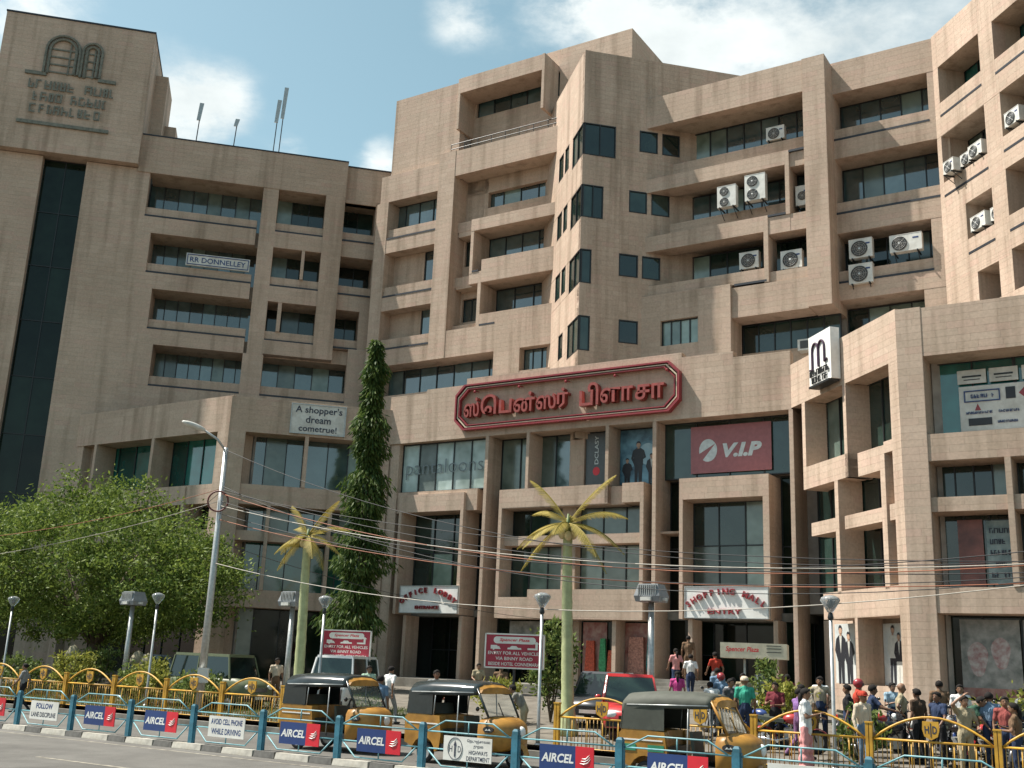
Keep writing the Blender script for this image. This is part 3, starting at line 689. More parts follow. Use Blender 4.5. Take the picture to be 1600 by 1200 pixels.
wall('pier', FB2R, 5.30, 6.1, 0.01, 1.8, 25.4, 28.76, sides='L'); wall('pier', FB2R, 5.58, 6.1, 0.01, 1.8, 21.7, 25.42, sides='L'); wall('pier', FB2R, 5.12, 6.1, 0.01, 1.8, 18.5, 21.7, sides='L'); wall('pier', FB2R, 4.67, 6.1, 0.01, 1.8, 13.5, 18.5, sides='L')
# ================================================================== FAR RIGHT WING (FU)
hu = []
for c in (0.36, 4.1, 7.2):
    w = 2.84 if c < 1 else 2.5
    hu += [(c, c+w, 26.95, 28.72)]
    if c > 1: hu += [(c+.15, c+w, 23.4, 25.38), (c+.15, c+w, 20.0, 22.0), (c+.15, c+w, 16.9, 18.6)]
hu += [(0.3, 3.25, 23.15, 25.36), (1.65, 3.35, 20.0, 21.6), (2.12, 3.45, 16.9, 18.4)]
wall('wing_wall', FU, 0.0, 10.0, 0.0, 0.6, 13.5, 30.45, holes=hu, sides='')
for h in hu:
    window(FU, h[0]-.05, h[1]+.05, h[2]-.3, h[3]+.05, 1.4, 3, GLASS_T if h[2] > 26 else GLASS_B, blind=0.3)
    slab('sill_wall', FU, h[0], h[1], 0.2, 0.6, h[2]-.55, h[2], STONE); slab('groove_shade_strip', FU, h[0], h[1], -0.015, 0.1, h[2]-.68, h[2]-.58, SLOT); slab('soffit', FU, h[0]-.1, h[1]+.1, 0.6, 2.0, h[3]+.01, h[3]+.2, STONE); slab('jamb', FU, h[0]-.2, h[0]-.02, 0.6, 2.0, h[2]-.6, h[3], STONE); slab('jamb', FU, h[1]+.02, h[1]+.2, 0.6, 2.0, h[2]-.6, h[3], STONE)  # the SLOT slab here is groove shadow painted as a dark strip
core(FU, 0.2, 10, 2.1, 9, 13.5, 30.2)
# ------------------------------------------------------------------ street frame: s along the road, t away from the camera
SO = Vector((-6.85, 25.61)); FS = Frame((SO.x, SO.y), AZ_B)
def S(s, t, z=0.0): return FS.p(s, t, z)  # street positions, like the wall frames, computed from image pixels beforehand
def ground_z(t):
    if t < 5.65: return 0.0
    return 0.14 + max(0.0, min(t, 21.5) - 6.4) * 0.055
def asphalt_mat():
    m, nt, b = new_mat('asphalt')
    c, f = ramp_noise(nt, 60, 6, ((0.075, 0.073, 0.068), (0.16, 0.155, 0.145)))
    d, _ = ramp_noise(nt, 0.45, 6, ((0.55, 0.53, 0.50), (1.2, 1.18, 1.12)), rough=.7)
    nt.links.new(mix_col(nt, c, d, 1.0), b.inputs['Base Color']); b.inputs['Roughness'].default_value = 0.88
    bump(nt, b, f, 0.4, 0.008); return m
ASPH = asphalt_mat()
EARTH = plain_mat('dusty_ground', (0.20, 0.165, 0.12), 0.95, var=0.35, scale=1.5)
PAVE = plain_mat('forecourt_paving', (0.15, 0.135, 0.11), 0.85, var=0.25, scale=2.5, dirt=0.5)
KERB_W = plain_mat('kerb_white', (0.42, 0.395, 0.34), 0.8, var=0.3, scale=5, dirt=0.9)
KERB_B = plain_mat('kerb_black', (0.11, 0.105, 0.095), 0.75, var=0.3, scale=7)
mb = MB(); mb.add([(-900,-200,-0.02),(900,-200,-0.02),(900,1500,-0.02),(-900,1500,-0.02)], [(0,1,2,3)])
tag(mb.build('ground', EARTH, fix=False), kind='structure')
mb = MB(); mb.add([S(-150,-34,0),S(150,-34,0),S(150,5.6,0),S(-150,5.6,0)], [(0,1,2,3)])
tag(mb.build('road', ASPH, fix=False), kind='structure')
mb = MB()
for s in np.arange(-60, 60, 6.0): mb.add([S(s,-3.9,.004),S(s+3,-3.9,.004),S(s+3,-3.78,.004),S(s,-3.78,.004)], [(0,1,2,3)])
mb.add([S(-100,-.75,.004),S(100,-.75,.004),S(100,-.65,.004),S(-100,-.65,.004)], [(0,1,2,3)])
o = mb.build('road_marking', plain_mat('faded_road_paint', (0.22,0.20,0.16), .8, var=.5, scale=5), fix=False); tag(o, kind='structure')
mb = MB(); tt = [5.65, 6.4, 21.5, 60]
for a, b in zip(tt[:-1], tt[1:]): mb.add([S(-90,a,ground_z(a)+.14*(a<5.7)),S(90,a,ground_z(a)+.14*(a<5.7)),S(90,b,ground_z(b)),S(-90,b,ground_z(b))], [(0,1,2,3)])
tag(mb.build('forecourt_pavement', PAVE, fix=False), kind='structure')
# painted kerb stones under the barrier: each one a piece of the median
med = MB(); med.box(-90, 90, -0.10, 0.14, -0.01, 0.06, M=FS.M)
med = tag(med.build('median_strip', CONC, fix=False), kind='structure')
def kerb_mesh(w):
    k = MB(); b = .02; k.taper(0, w-.02, -.15, .17, 0, .0+b, w-.02-b, -.15+b, .17-b, .125); return k.mesh('kerb_stone', KERB_W)
kw = kerb_mesh(.95); kb = kerb_mesh(.62); kb.materials[0] = KERB_B
for k in range(-16, 20):
    for off, me in ((0, kw), (.95, kb)):
        o = link('kerb_stone', me, med); q = S(k*1.57 - .42 + off, 0, 0.003); o.location = q; o.rotation_euler = (0, random.uniform(-.006,.006), RAD(AZ_B)+random.uniform(-.01,.01))
fk = MB(); fk.box(-90, 90, 5.5, 5.66, -0.01, 0.15, M=FS.M); fk = tag(fk.build('forecourt_kerb', CONC, fix=False), kind='structure')
# broad steps up to the mall door, each step a part
ent = empty('entrance_steps', (0,0,0), 0, 'broad flight of stone steps climbing to the glazed mall entrance', 'steps')
for k in range(7):
    b = MB(); z0 = 0.85 + k*0.135; b.box(-8.6+0.0*k, -0.2, -3.2+k*0.42, 0.15, z0-0.35, z0+0.135, M=FB.M); b.build('step', CONC, ent, fix=False)
pw = MB(); pw.box(-21, -8.8, -2.4, 1.4, 0.2, 1.35, M=FB.M); o = pw.build('terrace_wall', CONC, fix=False); tag(o, 'low grey terrace wall in front of the office lobby', 'wall')
# ================================================================== SIGNS ON THE BUILDING
NV = Matrix.Identity(4)
def board(name, F, u0, u1, v0, v1, z0, z1, mat, label, cat, M=None, extra=None):
    c = F.p((u0+u1)/2, v0, z0); e = empty(name, c, 0, label, cat); e['_world'] = tuple(c)
    b = MB(); b.box(u0, u1, v0, v1, z0, z1, M=F.M); b.build('panel', mat, e, fix=False)
    return e
def edge_frame(e, F, u0, u1, v, z0, z1, w, mat, name='rim'):
    b = MB()
    for a in ((u0,u1,z0,z0+w),(u0,u1,z1-w,z1),(u0,u0+w,z0+w,z1-w),(u1-w,u1,z0+w,z1-w)): b.box(a[0],a[1],v-.03,v+.02,a[2],a[3],M=F.M)
    return b.build(name, mat, e, fix=False)
def worn_row(e, F, u0, u1, v, z, h, mat):
    """a row of raised strokes too worn or distant to read"""
    b = MB(); rnd = random.Random(int(u0*100+z*37)); u = u0
    while u < u1:
        w = h*rnd.uniform(.45,.8); k = h*.17
        if rnd.random() < .88:
            b.box(u, u+k, v-.03, v, z, z+h, M=F.M)
            if rnd.random() < .7: b.box(u+w-k, u+w, v-.03, v, z, z+h*rnd.choice((1,.55)), M=F.M)
            for q in rnd.sample((0,.42,.84), rnd.randint(1,2)): b.box(u+k, u+w-k, v-.028, v, z+h*q, z+h*q+k, M=F.M)
        u += w+h*.18
    return b.build('lettering', mat, e, fix=False)
# main red sign: octagonal channel, red letters standing off the wall
e = empty('roof_sign', FB.p(-10.9,-.3,13.2), 0, 'long red framed sign with raised red Tamil letters on the central parapet', 'sign'); e['_world'] = tuple(FB.p(-10.9,-.3,13.2))
u0, u1, z0, z1, ch = -16.8, -4.85, 13.12, 15.42, 0.5
oct_ = [(u0+ch,z0),(u1-ch,z0),(u1,z0+ch),(u1,z1-ch),(u1-ch,z1),(u0+ch,z1),(u0,z1-ch),(u0,z0+ch)]
CREAM = plain_mat('cream_paint', (0.62,0.52,0.38), .5)
def ring(e, k, w, va, vb, mat, name):
    b = MB(); cx, cz = (u0+u1)/2, (z0+z1)/2
    def sc_(d): return [(x - math.copysign(d, x-cx), z - math.copysign(d, z-cz)) for x, z in oct_]
    A, B_ = sc_(k), sc_(k+w)
    n = 8
    V = [FB.p(x,va,z) for x,z in A]+[FB.p(x,va,z) for x,z in B_]+[FB.p(x,vb,z) for x,z in A]+[FB.p(x,vb,z) for x,z in B_]
    Fc = []
    for i in range(n):
        j = (i+1) % n
        Fc += [(i,j,n+j,n+i),(2*n+i,3*n+i,3*n+j,2*n+j),(i,2*n+i,2*n+j,j),(n+i,n+j,3*n+j,3*n+i)]
    b.add(V, Fc); return b.build(name, mat, e)
ring(e, 0.0, 0.075, -0.34, -0.02, RED, 'frame'); ring(e, 0.13, 0.04, -0.28, -0.10, CREAM, 'inner_frame'); ring(e, 0.22, 0.045, -0.30, -0.10, RED, 'inner_frame')
SIGNBACK = plain_mat('sign_back', (0.34,0.29,0.23), .8)
LET = plain_mat('letter_red', (0.27, 0.05, 0.04), .45, var=.2)
cl = [('ஸ்',0.95,0.95,0),('\u0bc6ப',1.9,1.0,.05),('ன்',1.25,0.95,0),('ஸ',1.15,.72,-.1),('ர்',.62,.95,0),(None,.55,0,0),('பி',1.05,1.05,.05),('ளா',1.75,.68,-.1),('சா',1.5,.68,-.12)]
tot = sum(c[1] for c in cl); x = -16.25; sc_w = 10.75/tot
for ch_, w, h, dz in cl:
    ww = w*sc_w
    if ch_: put_text('letter', ch_, FB.sign(x+ww/2, -0.22, 14.22+dz), 0, 0, ww*.93, h*1.02, LET, e, bold=0.016, extrude=0.16)
    x += ww
for k in range(5):
    b = MB(); q = -15.6+k*2.55; b.tube([FB.p(q,-.05,15.05),FB.p(q,-.38,15.0)], .03, 6); b.sphere(FB.p(q,-.4,14.98), .07, 8, 6); b.build('spot_lamp', RED, e)
# shopper's dream board
e = board('slogan_board', FA, -5.12, -2.35, -.10, -.01, 12.96, 14.52, WHITE_D, "white board reading A shopper's dream cometrue above the shaded windows", 'sign')
edge_frame(e, FA, -5.12, -2.35, -.1, 12.96, 14.52, .05, STEEL)
for i, (t, w, h) in enumerate((("A shopper's", 2.35, .46), ('dream', 1.25, .36), ('cometrue!', 1.9, .32))):
    put_text('lettering', t, FA.sign(-3.73, -.115, 14.18-i*.46), 0, 0, w, h, INK, e, bold=.012)
# office banner
e = board('office_banner', FT, 4.60, 8.26, -.06, .08, 24.18, 24.93, WHITE_D, 'long pale blue bordered banner on the third row of left tower windows', 'banner')
edge_frame(e, FT, 4.66, 8.20, -.065, 24.24, 24.87, .04, NAVY); put_text('lettering', 'RR DONNELLEY', FT.sign(6.43, -.075, 24.55), 0, 0, 3.2, .32, NAVY, e, bold=.01)
# arched entrance boards
def arch_board(name, u0, u1, z0, z1, text, sub, label, sub_h):
    e = board(name, FB, u0, u1, -.14, -.02, z0, z1, WHITE, label, 'sign'); edge_frame(e, FB, u0, u1, -.14, z0, z1, .03, STEEL)
    cu, w, h = (u0+u1)/2, u1-u0, z1-z0; R_ = w*.62; zc = z1-.26-R_*.98
    n = len(text)
    for i, c in enumerate(text):
        if c == ' ': continue
        a = RAD(-40 + 80*i/(n-1)); put_text('letter', c, FB.sign(cu, -.20, zc), R_*math.sin(a)*1.12, R_*math.cos(a), None, .25, RED, e, bold=.02, extrude=.05, rot=-a)
    put_text('lettering', sub, FB.sign(cu-.05, -.18, z0+.28), 0, 0, w*.40, sub_h, RED, e, bold=.015, extrude=.04)
arch_board('entrance_board', -19.6, -16.14, 4.33, 5.64, 'OFFICE LOBBY', 'ENTRANCE', 'white board with arched OFFICE LOBBY letters over the left entrance', .16)
arch_board('entrance_board', -4.66, -1.05, 4.28, 5.58, 'SHOPPING MALL', 'ENTRY', 'white board with arched SHOPPING MALL letters over the right entrance', .2)
# window graphics
e = board('window_poster', FB, -4.80, -1.16, .86, .90, 10.50, 12.58, plain_mat('maroon_vinyl', (0.30,0.10,0.105), .4), 'maroon window poster with a pale globe and slanted V.I.P lettering', 'poster')
VW = plain_mat('pale_vinyl', (0.55,0.60,0.60), .5)
put_text('lettering', 'V.I.P', FB.sign(-2.45, .85, 11.45), 0, 0, 1.75, .62, VW, e, bold=.05, shear=.25)
b = MB(); n = 28
for hs in (1, -1):
    P_ = [FB.p(-4.0+.42*math.cos(a)*(.98 if hs > 0 else 1), .853, 11.5+.5*math.sin(a)) for a in np.linspace(RAD(35 if hs > 0 else 235), RAD(195 if hs > 0 else 395), n)]
    b.add(P_, [tuple(range(n))])
b.build('emblem', VW, e, fix=False)
e = empty('window_lettering', FB.p(-18, .38, 11), 0, 'thin grey pantaloons lettering across the frosted windows', 'lettering'); e['_world'] = tuple(FB.p(-18,.38,11))
put_text('lettering', 'pantaloons', FB.sign(-17.75, .36, 11.45), 0, 0, 4.7, .95, plain_mat('grey_vinyl',(0.16,0.20,0.21),.5), e, bold=-.012)
e = board('window_banner', FB, -10.16, -9.02, 1.12, 1.16, 10.3, 12.75, plain_mat('slate_vinyl',(0.075,0.085,0.09),.4), 'tall slate banner with vertical white letters and a red dot', 'banner')
put_text('lettering', 'DCLASY', FB.sign(-9.6, 1.11, 11.95), 0, 0, 1.35, .2, VW, e, rot=RAD(90), bold=.01)
b = MB(); b.add([FB.p(-9.6+.18*math.cos(a), 1.11, 10.95+.2*math.sin(a)) for a in np.linspace(0, 6.28, 21)[:-1]], [tuple(range(20))]); b.build('dot', RED_L, e, fix=False)
def photo_poster(name, F, u0, u1, v, z0, z1, base, figs, label):
    e = board(name, F, u0, u1, v-.03, v, z0, z1, base, label, 'poster')
    for i, (cx, cz, sx, sz, m) in enumerate(figs):
        b = MB(); vv = v-.034-i*.003
        b.add([F.p(cx+sx*math.cos(a), vv, cz+sz*math.sin(a)*(1 if math.sin(a) > 0 else 1.0)) for a in np.linspace(0, 6.28, 19)[:-1]], [tuple(range(18))]); b.build('print_shape', m, e, fix=False)
    return e
def printed_figure(e, F, cx, zb, h, v, coat, shirt, legs, hairm, lean=0.0):
    """flat printed person: legs, jacket, shirt front, arms, neck, face, hair"""
    k = h/1.8; L = lambda pts, m, n, i: (lambda b: (b.add([F.p(cx+(x+lean*z)*k, v-.036-.002*i, zb+z*k) for x, z in pts], [tuple(range(len(pts)))]), b.build(n, m, e, fix=False)))(MB())
    el = lambda x, z, a, c: [(x+a*math.cos(q), z+c*math.sin(q)) for q in np.linspace(0, 6.28, 15)[:-1]]
    L([(-.16,0),(-.05,0),(-.01,.75),(.02,0),(.15,0),(.18,.95),(-.18,.95)], legs, 'printed_legs', 0)
    L([(-.20,.80),(.20,.80),(.21,1.2),(.25,1.42),(.10,1.52),(-.10,1.52),(-.25,1.42),(-.21,1.2)], coat, 'printed_jacket', 1)
    L([(-.25,1.42),(-.33,1.10),(-.20,.84),(-.12,.92),(-.22,1.12),(-.15,1.4)], coat, 'printed_arm', 2); L([(.25,1.42),(.34,1.12),(.12,1.0),(.10,1.08),(.22,1.16),(.15,1.4)], coat, 'printed_arm', 2)
    L([(-.07,1.51),(.07,1.51),(.0,1.0)], shirt, 'printed_shirt_front', 3); L(el(0,1.66,.095,.125), SKIN_P, 'printed_face', 4); L([(-.05,1.5),(.05,1.5),(.04,1.58),(-.04,1.58)], SKIN_P, 'printed_neck', 4)
    L([(-.10,1.66),(-.09,1.76),(-.03,1.81),(.05,1.80),(.10,1.73),(.10,1.66),(.06,1.72),(-.05,1.73)], hairm, 'printed_hair', 5)
def two_tone(name, a, b_, sc_=2.0):
    m, nt, bs = new_mat(name); c, _ = ramp_noise(nt, sc_, 4, (a, b_)); nt.links.new(c, bs.inputs['Base Color']); bs.inputs['Roughness'].default_value = .35; return m
BLUEPIC = two_tone('blue_picture', (0.02,0.06,0.10), (0.16,0.34,0.44), 1.6)
SKIN_P = plain_mat('printed_skin', (0.42,0.27,0.19), .5); SUIT = plain_mat('printed_suit', (0.02,0.022,0.028), .5); PALE = two_tone('pale_backdrop', (0.40,0.44,0.44), (0.60,0.62,0.60)); SHIRT_P = plain_mat('printed_shirt', (0.50,0.50,0.46), .5)
e = photo_poster('window_poster', FB, -8.38, -6.32, 1.15, 10.25, 12.75, BLUEPIC, ((-7.0,11.6,.45,.5,two_tone('pale_blue_print',(0.20,0.36,0.44),(0.36,0.5,0.56))),(-7.9,11.3,.35,.3,two_tone('mid_blue_print',(0.10,0.22,0.3),(0.2,0.36,0.44)))), 'blue window picture with dark figures left of the maroon poster')
printed_figure(e, FB, -7.45, 10.2, 2.0, 1.14, SUIT, SUIT, SUIT, SUIT); printed_figure(e, FB, -6.8, 10.1, 1.5, 1.135, SUIT, SHIRT_P, SUIT, SUIT); printed_figure(e, FB, -8.0, 10.0, 1.45, 1.135, SUIT, SUIT, SUIT, SUIT)
e = photo_poster('shop_poster', FD, -6.55, -5.10, .98, 1.95, 4.12, PALE, (), 'shop poster of two dark suited figures behind the lamp post')
printed_figure(e, FD, -6.12, 1.72, 2.35, .98, SUIT, SHIRT_P, SUIT, SUIT); printed_figure(e, FD, -5.48, 1.72, 2.1, .975, SUIT, SHIRT_P, SUIT, SUIT, -.03)
e = photo_poster('shop_poster', FD, -3.18, -1.95, .98, 1.95, 4.05, PALE, (), 'shop poster of a tall pale figure beside the stone corner column')
printed_figure(e, FD, -2.62, 1.98, 2.0, .98, SHIRT_P, SHIRT_P, SUIT, SUIT, .03); printed_figure(e, FD, -2.2, 1.98, 1.75, .975, SUIT, SHIRT_P, SHIRT_P, SUIT)
# white box sign with double arch on the bright face
e = board('box_sign', FD, -5.42, -3.72, -.42, -.04, 13.1, 15.12, WHITE, 'white box sign with dark double arch emblem on the bright parapet', 'sign')
PURP = plain_mat('dark_plum', (0.045,0.02,0.045), .4)
b = MB()
for c in (-4.86, -4.38):
    P_ = [FD.p(c+.23*math.cos(a), -.46, 14.45+.3*math.sin(a)) for a in np.linspace(math.pi, 0, 12)]
    b.tube([FD.p(c-.23,-.46,13.75)]+P_+[FD.p(c+.23,-.46,13.85)], .045, 6)
b.tube([FD.p(-5.3,-.46,13.75), FD.p(-5.05,-.46,13.72)], .04, 6); b.tube([FD.p(-4.15,-.46,13.85), FD.p(-3.95,-.46,13.92)], .04, 6); b.build('arch_emblem', PURP, e)
for i in range(2): worn_row(e, FD, -5.3+i*.15, -3.95-i*.12, -.45, 13.45-i*.29, .24, FRAME)
b = MB(); b.box(-5.35, -3.8, -.5, -.06, 13.02, 13.1, M=FD.M); b.build('ledge', FRAME, e, fix=False)
# emblem high on the tower
e = empty('tower_emblem', FT.p(-3.2,-.6,31.6), 0, 'dark green double arch emblem with letter rows high on the left tower', 'emblem'); e['_world'] = tuple(FT.p(-3.2,-.6,31.6))
GRN = plain_mat('weathered_green_metal', (0.15,0.15,0.12), .6, var=.3)
b = MB()
for c, r, zt in ((-3.75, .95, 36.45), (-2.1, .55, 36.65)):
    for dr in (0, .22):
        P_ = [FT.p(c+(r-dr)*math.cos(a), -.66, zt+(r-dr)*1.05*math.sin(a)) for a in np.linspace(math.pi, 0, 14)]
        b.tube([FT.p(c-r+dr,-.66,34.9)]+P_+[FT.p(c+r-dr,-.66,35.0)], .08, 6)
b.build('arch_emblem', GRN, e)
b = MB()
for z in (35.0, 35.5, 36.0, 36.5): b.box(-4.6, -1.65, -.62, -.57, z, z+.09, M=FT.M)
for u in (-3.4, -3.0, -2.4, -2.0): b.box(u, u+.08, -.63, -.58, 34.95, 37.0, M=FT.M)
b.build('lattice', GRN, e, fix=False)
for a_, c_, z_ in ((-5.68,-4.5,34.72),(-1.6,-.6,34.78),(-5.7,-.62,31.55)): b = MB(); b.box(a_, c_, -.68, -.56, z_, z_+.2, M=FT.M); b.build('bar', GRN, e, fix=False)
for i, w in enumerate((4.6, 3.9, 4.1)): worn_row(e, FT, -3.1-w/2, -3.1+w/2, -.62, 33.85-i*.78, .56, GRN)
# directory boards behind the right window
e = board('directory_board', FR, 1.72, 5.6, 1.24, 1.28, 10.42, 11.98, WHITE_D, 'large white directory board of shop logos behind the right window', 'sign')
worn_row(e, FR, 2.1, 2.8, 1.232, 11.55, .13, NAVY); edge_frame(e, FR, 1.88, 3.02, 1.23, 11.42, 11.82, .035, NAVY)
b = MB(); b.box(3.2,3.5,1.22,1.235,11.45,11.85,M=FR.M); b.build('logo_block', SUIT, e, fix=False); b = MB(); b.box(1.98,2.72,1.22,1.235,10.6,10.85,M=FR.M); b.build('logo_block', SUIT, e, fix=False)
b = MB(); b.add([FR.p(3.85,1.23,11.38),FR.p(4.1,1.23,11.62),FR.p(3.85,1.23,11.88),FR.p(3.6,1.23,11.62)], [(0,1,2,3)]); b.build('logo_block', RED, e, fix=False); b = MB(); b.add([FR.p(2.2,1.23,11.12),FR.p(2.4,1.23,11.12),FR.p(2.3,1.23,11.36)],[(0,1,2)]); b.build('logo_block', RED, e, fix=False)
for u, z, w in ((2.35,11.0,.85),(3.25,11.0,.6),(3.2,10.64,.6),(4.2,10.64,.5),(4.1,11.08,.6)): worn_row(e, FR, u-w/2, u+w/2, 1.232, z, .08, NAVY)
for a, c in ((1.70,2.62),(2.72,3.62),(3.74,4.6)):
    e = board('small_board', FR, a, c, 1.24, 1.28, 12.08, 12.56, WHITE_D, ('small white shop board at the left end of the directory row','small white shop board in the middle of the directory row','small white shop board at the right end of the directory row')[(a > 2.7)+(a > 3.7)], 'sign')
    b = MB(); b.box(a+.15, c-.15, 1.23, 1.242, 12.3, 12.36, M=FR.M); b.box(a+.2, c-.2, 1.23, 1.242, 12.2, 12.23, M=FR.M); b.build('printed_line', FRAME, e, fix=False)
DISP = two_tone('printed_display', (0.10,0.11,0.10), (0.34,0.33,0.31), 3.0); DISP_R = two_tone('printed_display_red', (0.22,0.05,0.04), (0.36,0.22,0.18), 4.0)
for a, c, lab in ((1.3,3.1,'mottled grey printed display in the lower right shop window'),(3.2,5.2,'mottled grey printed display at the lower right picture edge')):
    e = board('window_display', FR, a, c, 1.17, 1.2, 1.7, 4.15, DISP, lab, 'poster'); b = MB(); b.box(a, c, 1.155, 1.17, 1.7, 2.0, M=FR.M); b.build('red_band', DISP_R, e, fix=False)
    photo = [(a+.5,2.9,.3,.55),(a+1.2,3.1,.28,.5)]
    for i, (cx, cz, sx, sz) in enumerate(photo): b = MB(); b.add([FR.p(cx+sx*math.cos(q)*(1+.15*math.sin(3*q)), 1.165-.002*i, cz+sz*math.sin(q)) for q in np.linspace(0,6.28,19)[:-1]], [tuple(range(18))]); b.build('print_shape', two_tone('floral_%d_%d' % (i, int(a)), (0.25,0.10,0.10), (0.45,0.42,0.40), 6.0), e, fix=False)
e = board('window_display', FR, 1.42, 2.2, 1.17, 1.2, 5.2, 7.4, two_tone('red_display',(0.10,0.03,0.025),(0.26,0.09,0.07),2.0), 'dark red printed panel in the middle right window', 'poster')
e = board('window_display', FR, 2.3, 3.1, 1.17, 1.2, 5.3, 7.35, two_tone('blue_display',(0.10,0.16,0.17),(0.28,0.36,0.36),3.0), 'pale blue notice covered in lines in the middle right window', 'poster')
for i in range(5): worn_row(e, FR, 2.4, 3.0, 1.168, 5.5+.36*i, .16, INK)
for a, c, m_, lab in ((-14.0,-12.2,DISP,'grey printed sheet in the shop window left of the right palm'),(-8.0,-6.9,DISP_R,'reddish printed sheet in the shop window right of the right palm'),(-10.1,-8.9,DISP_R,'reddish printed sheet behind the red car')):
    board('window_display', FB, a, c, 1.13, 1.16, 2.0 if a < -13 else 1.5, 4.1, m_, lab, 'poster')
# coloured stock behind the ground floor shop glass
for k, (u, w, z, h, c) in enumerate(((-9.9,.5,1.9,1.4,(0.45,0.08,0.04)),(-9.2,.35,2.2,1.2,(0.06,0.28,0.12)),(-8.8,.4,1.9,1.0,(0.5,0.10,0.05)),(-7.8,.8,1.7,1.8,(0.42,0.20,0.15)),(-6.9,.4,2.3,1.3,(0.04,0.24,0.24)))):
    b = MB(); b.taper(u, u+w, .95, 1.1, z, u+.06, u+w-.06, .97, 1.08, z+h, M=FB.M); b.taper(u+.05,u+w-.05,.98,1.08,z-.35,u,u+w,.95,1.1,z, M=FB.M)
    tag(b.build('hanging_garment', plain_mat('garment_%d' % k, c, .8, var=.4, scale=12), fix=False), ('orange red garment in the left shop window','dark green garment beside the orange red one','bright red garment left of the shop pier','brick coloured garment right of the shop pier','teal garment at the right of the shop window')[k], 'garment', 'garments in the shop window')

# ================================================================== AIR CONDITIONERS
ACW = plain_mat('ac_white', (0.66,0.66,0.62), .45, var=.06, dirt=.35); GRILLE = plain_mat('ac_grille', (0.06,0.062,0.062), .5)
def ac_unit(F, u0, u1, z0, z1, v, fans, label):
    w, h = u1-u0, z1-z0; e = empty('air_conditioner', F.p((u0+u1)/2, v, z0), RAD(F.az), label, 'air conditioner', 'outdoor air conditioner units on the upper walls')
    b = MB(); b.box(-w/2, w/2, 0, .34, .03, h); b.box(-w/2-.006, w/2+.006, -.01, .35, h, h+.02); c = b.build('casing', ACW, e, fix=False)
    for k in range(fans):
        cz = h*(k+.5)/fans; r = min(h/fans, w)*.40; cx = -w/2+r+.10 if fans == 1 else (-w*.12)
        g = MB(); T = Matrix.Translation((cx, -.012, cz)) @ Matrix.Rotation(RAD(90), 4, 'X')
        g.lathe([(r, -.01), (r, .02), (r*.94, .03), (r*.9, .0), (0.001, -.005)], 20, M=T); g.build('fan_grille', GRILLE, e)
        g = MB()
        for q in (.3, .55, .78): 
            P_ = [(cx+r*q*math.cos(a), -.03, cz+r*q*math.sin(a)) for a in np.linspace(0, 2*math.pi, 17)]; g.tube(P_, .007, 4, caps=False)
        for a in np.linspace(0, math.pi, 5)[:-1]: g.tube([(cx-r*math.cos(a),-.032,cz-r*math.sin(a)),(cx+r*math.cos(a),-.032,cz+r*math.sin(a))], .006, 4)
        g.sphere((cx,-.035,cz), (r*.16,.012,r*.16), 8, 5); g.build('guard', STEEL, e)
    g = MB(); 
    for sx in (-w*.36, w*.36):
        g.box(sx-.025, sx+.025, -.06, .7, -.03, .03); g.tube([(sx,0,-.02),(sx,.62,-.42)], .018, 5)
    g.build('bracket', FRAME, e)
    if fans == 1:
        g = MB(); g.box(w*.22, w*.40, -.008, 0, h*.70, h*.78); g.build('nameplate', NAVY, e, fix=False)
    return e
ac_unit(FB2, -2.12, -1.22, 26.95, 27.65, .95, 1, 'small air conditioner on the top row of the centre right wing')
ac_unit(FB2, -4.24, -3.30, 23.50, 24.60, -.05, 2, 'two fan air conditioner, left of the pair under the second row')
ac_unit(FB2, -2.86, -1.86, 23.55, 24.88, -.08, 2, 'largest two fan air conditioner, right of the pair under the second row')
ac_unit(FB2, -0.62, -0.08, 23.1, 24.1, .5, 1, 'narrow air conditioner in the slim bay beside the tall column')
ac_unit(FB2, -3.40, -2.45, 20.45, 21.3, .55, 1, 'air conditioner in the third row, left of the thin fin')
ac_unit(FB2, -1.35, -0.35, 20.05, 20.95, .35, 1, 'air conditioner in the third row, right of the thin fin')
ac_unit(FB2R, 1.58, 2.62, 20.30, 21.22, -.2, 1, 'upper of two stacked air conditioners right of the tall column')
ac_unit(FB2R, 1.53, 2.59, 19.10, 20.04, -.2, 1, 'lower of two stacked air conditioners right of the tall column')
ac_unit(FB2R, 3.36, 4.74, 20.26, 21.08, -.25, 1, 'wide air conditioner on a bracket right of the stacked pair')
ac_unit(FU, 0.92, 1.64, 23.1, 23.7, -.45, 1, 'front low air conditioner of the cluster on the bright wing')
ac_unit(FU, 1.35, 2.08, 23.35, 23.92, .1, 1, 'middle air conditioner of the cluster on the bright wing')
ac_unit(FU, 2.16, 3.05, 23.28, 23.9, -.1, 1, 'right air conditioner of the cluster on the bright wing')
ac_unit(FU, 4.46, 5.34, 23.6, 24.26, -.05, 1, 'air conditioner beyond the white pier on the bright wing')
ac_unit(FU, 1.93, 2.88, 20.15, 20.8, -.05, 1, 'left air conditioner in the lower window of the bright wing')
ac_unit(FU, 3.02, 3.75, 20.2, 20.8, .1, 1, 'right air conditioner in the lower window of the bright wing')
e = empty('window_air_conditioner', FB2.p(-.42, 1.2, 16.3), RAD(AZ_B), 'window air conditioner under the wing above the mall parapet', 'air conditioner')
b = MB(); b.box(-.4, .4, -.35, .2, 0, .52); b.build('casing', ACW, e, fix=False); b = MB(); b.box(-.28, .2, -.37, -.34, .08, .44); b.build('grille', GRILLE, e, fix=False)
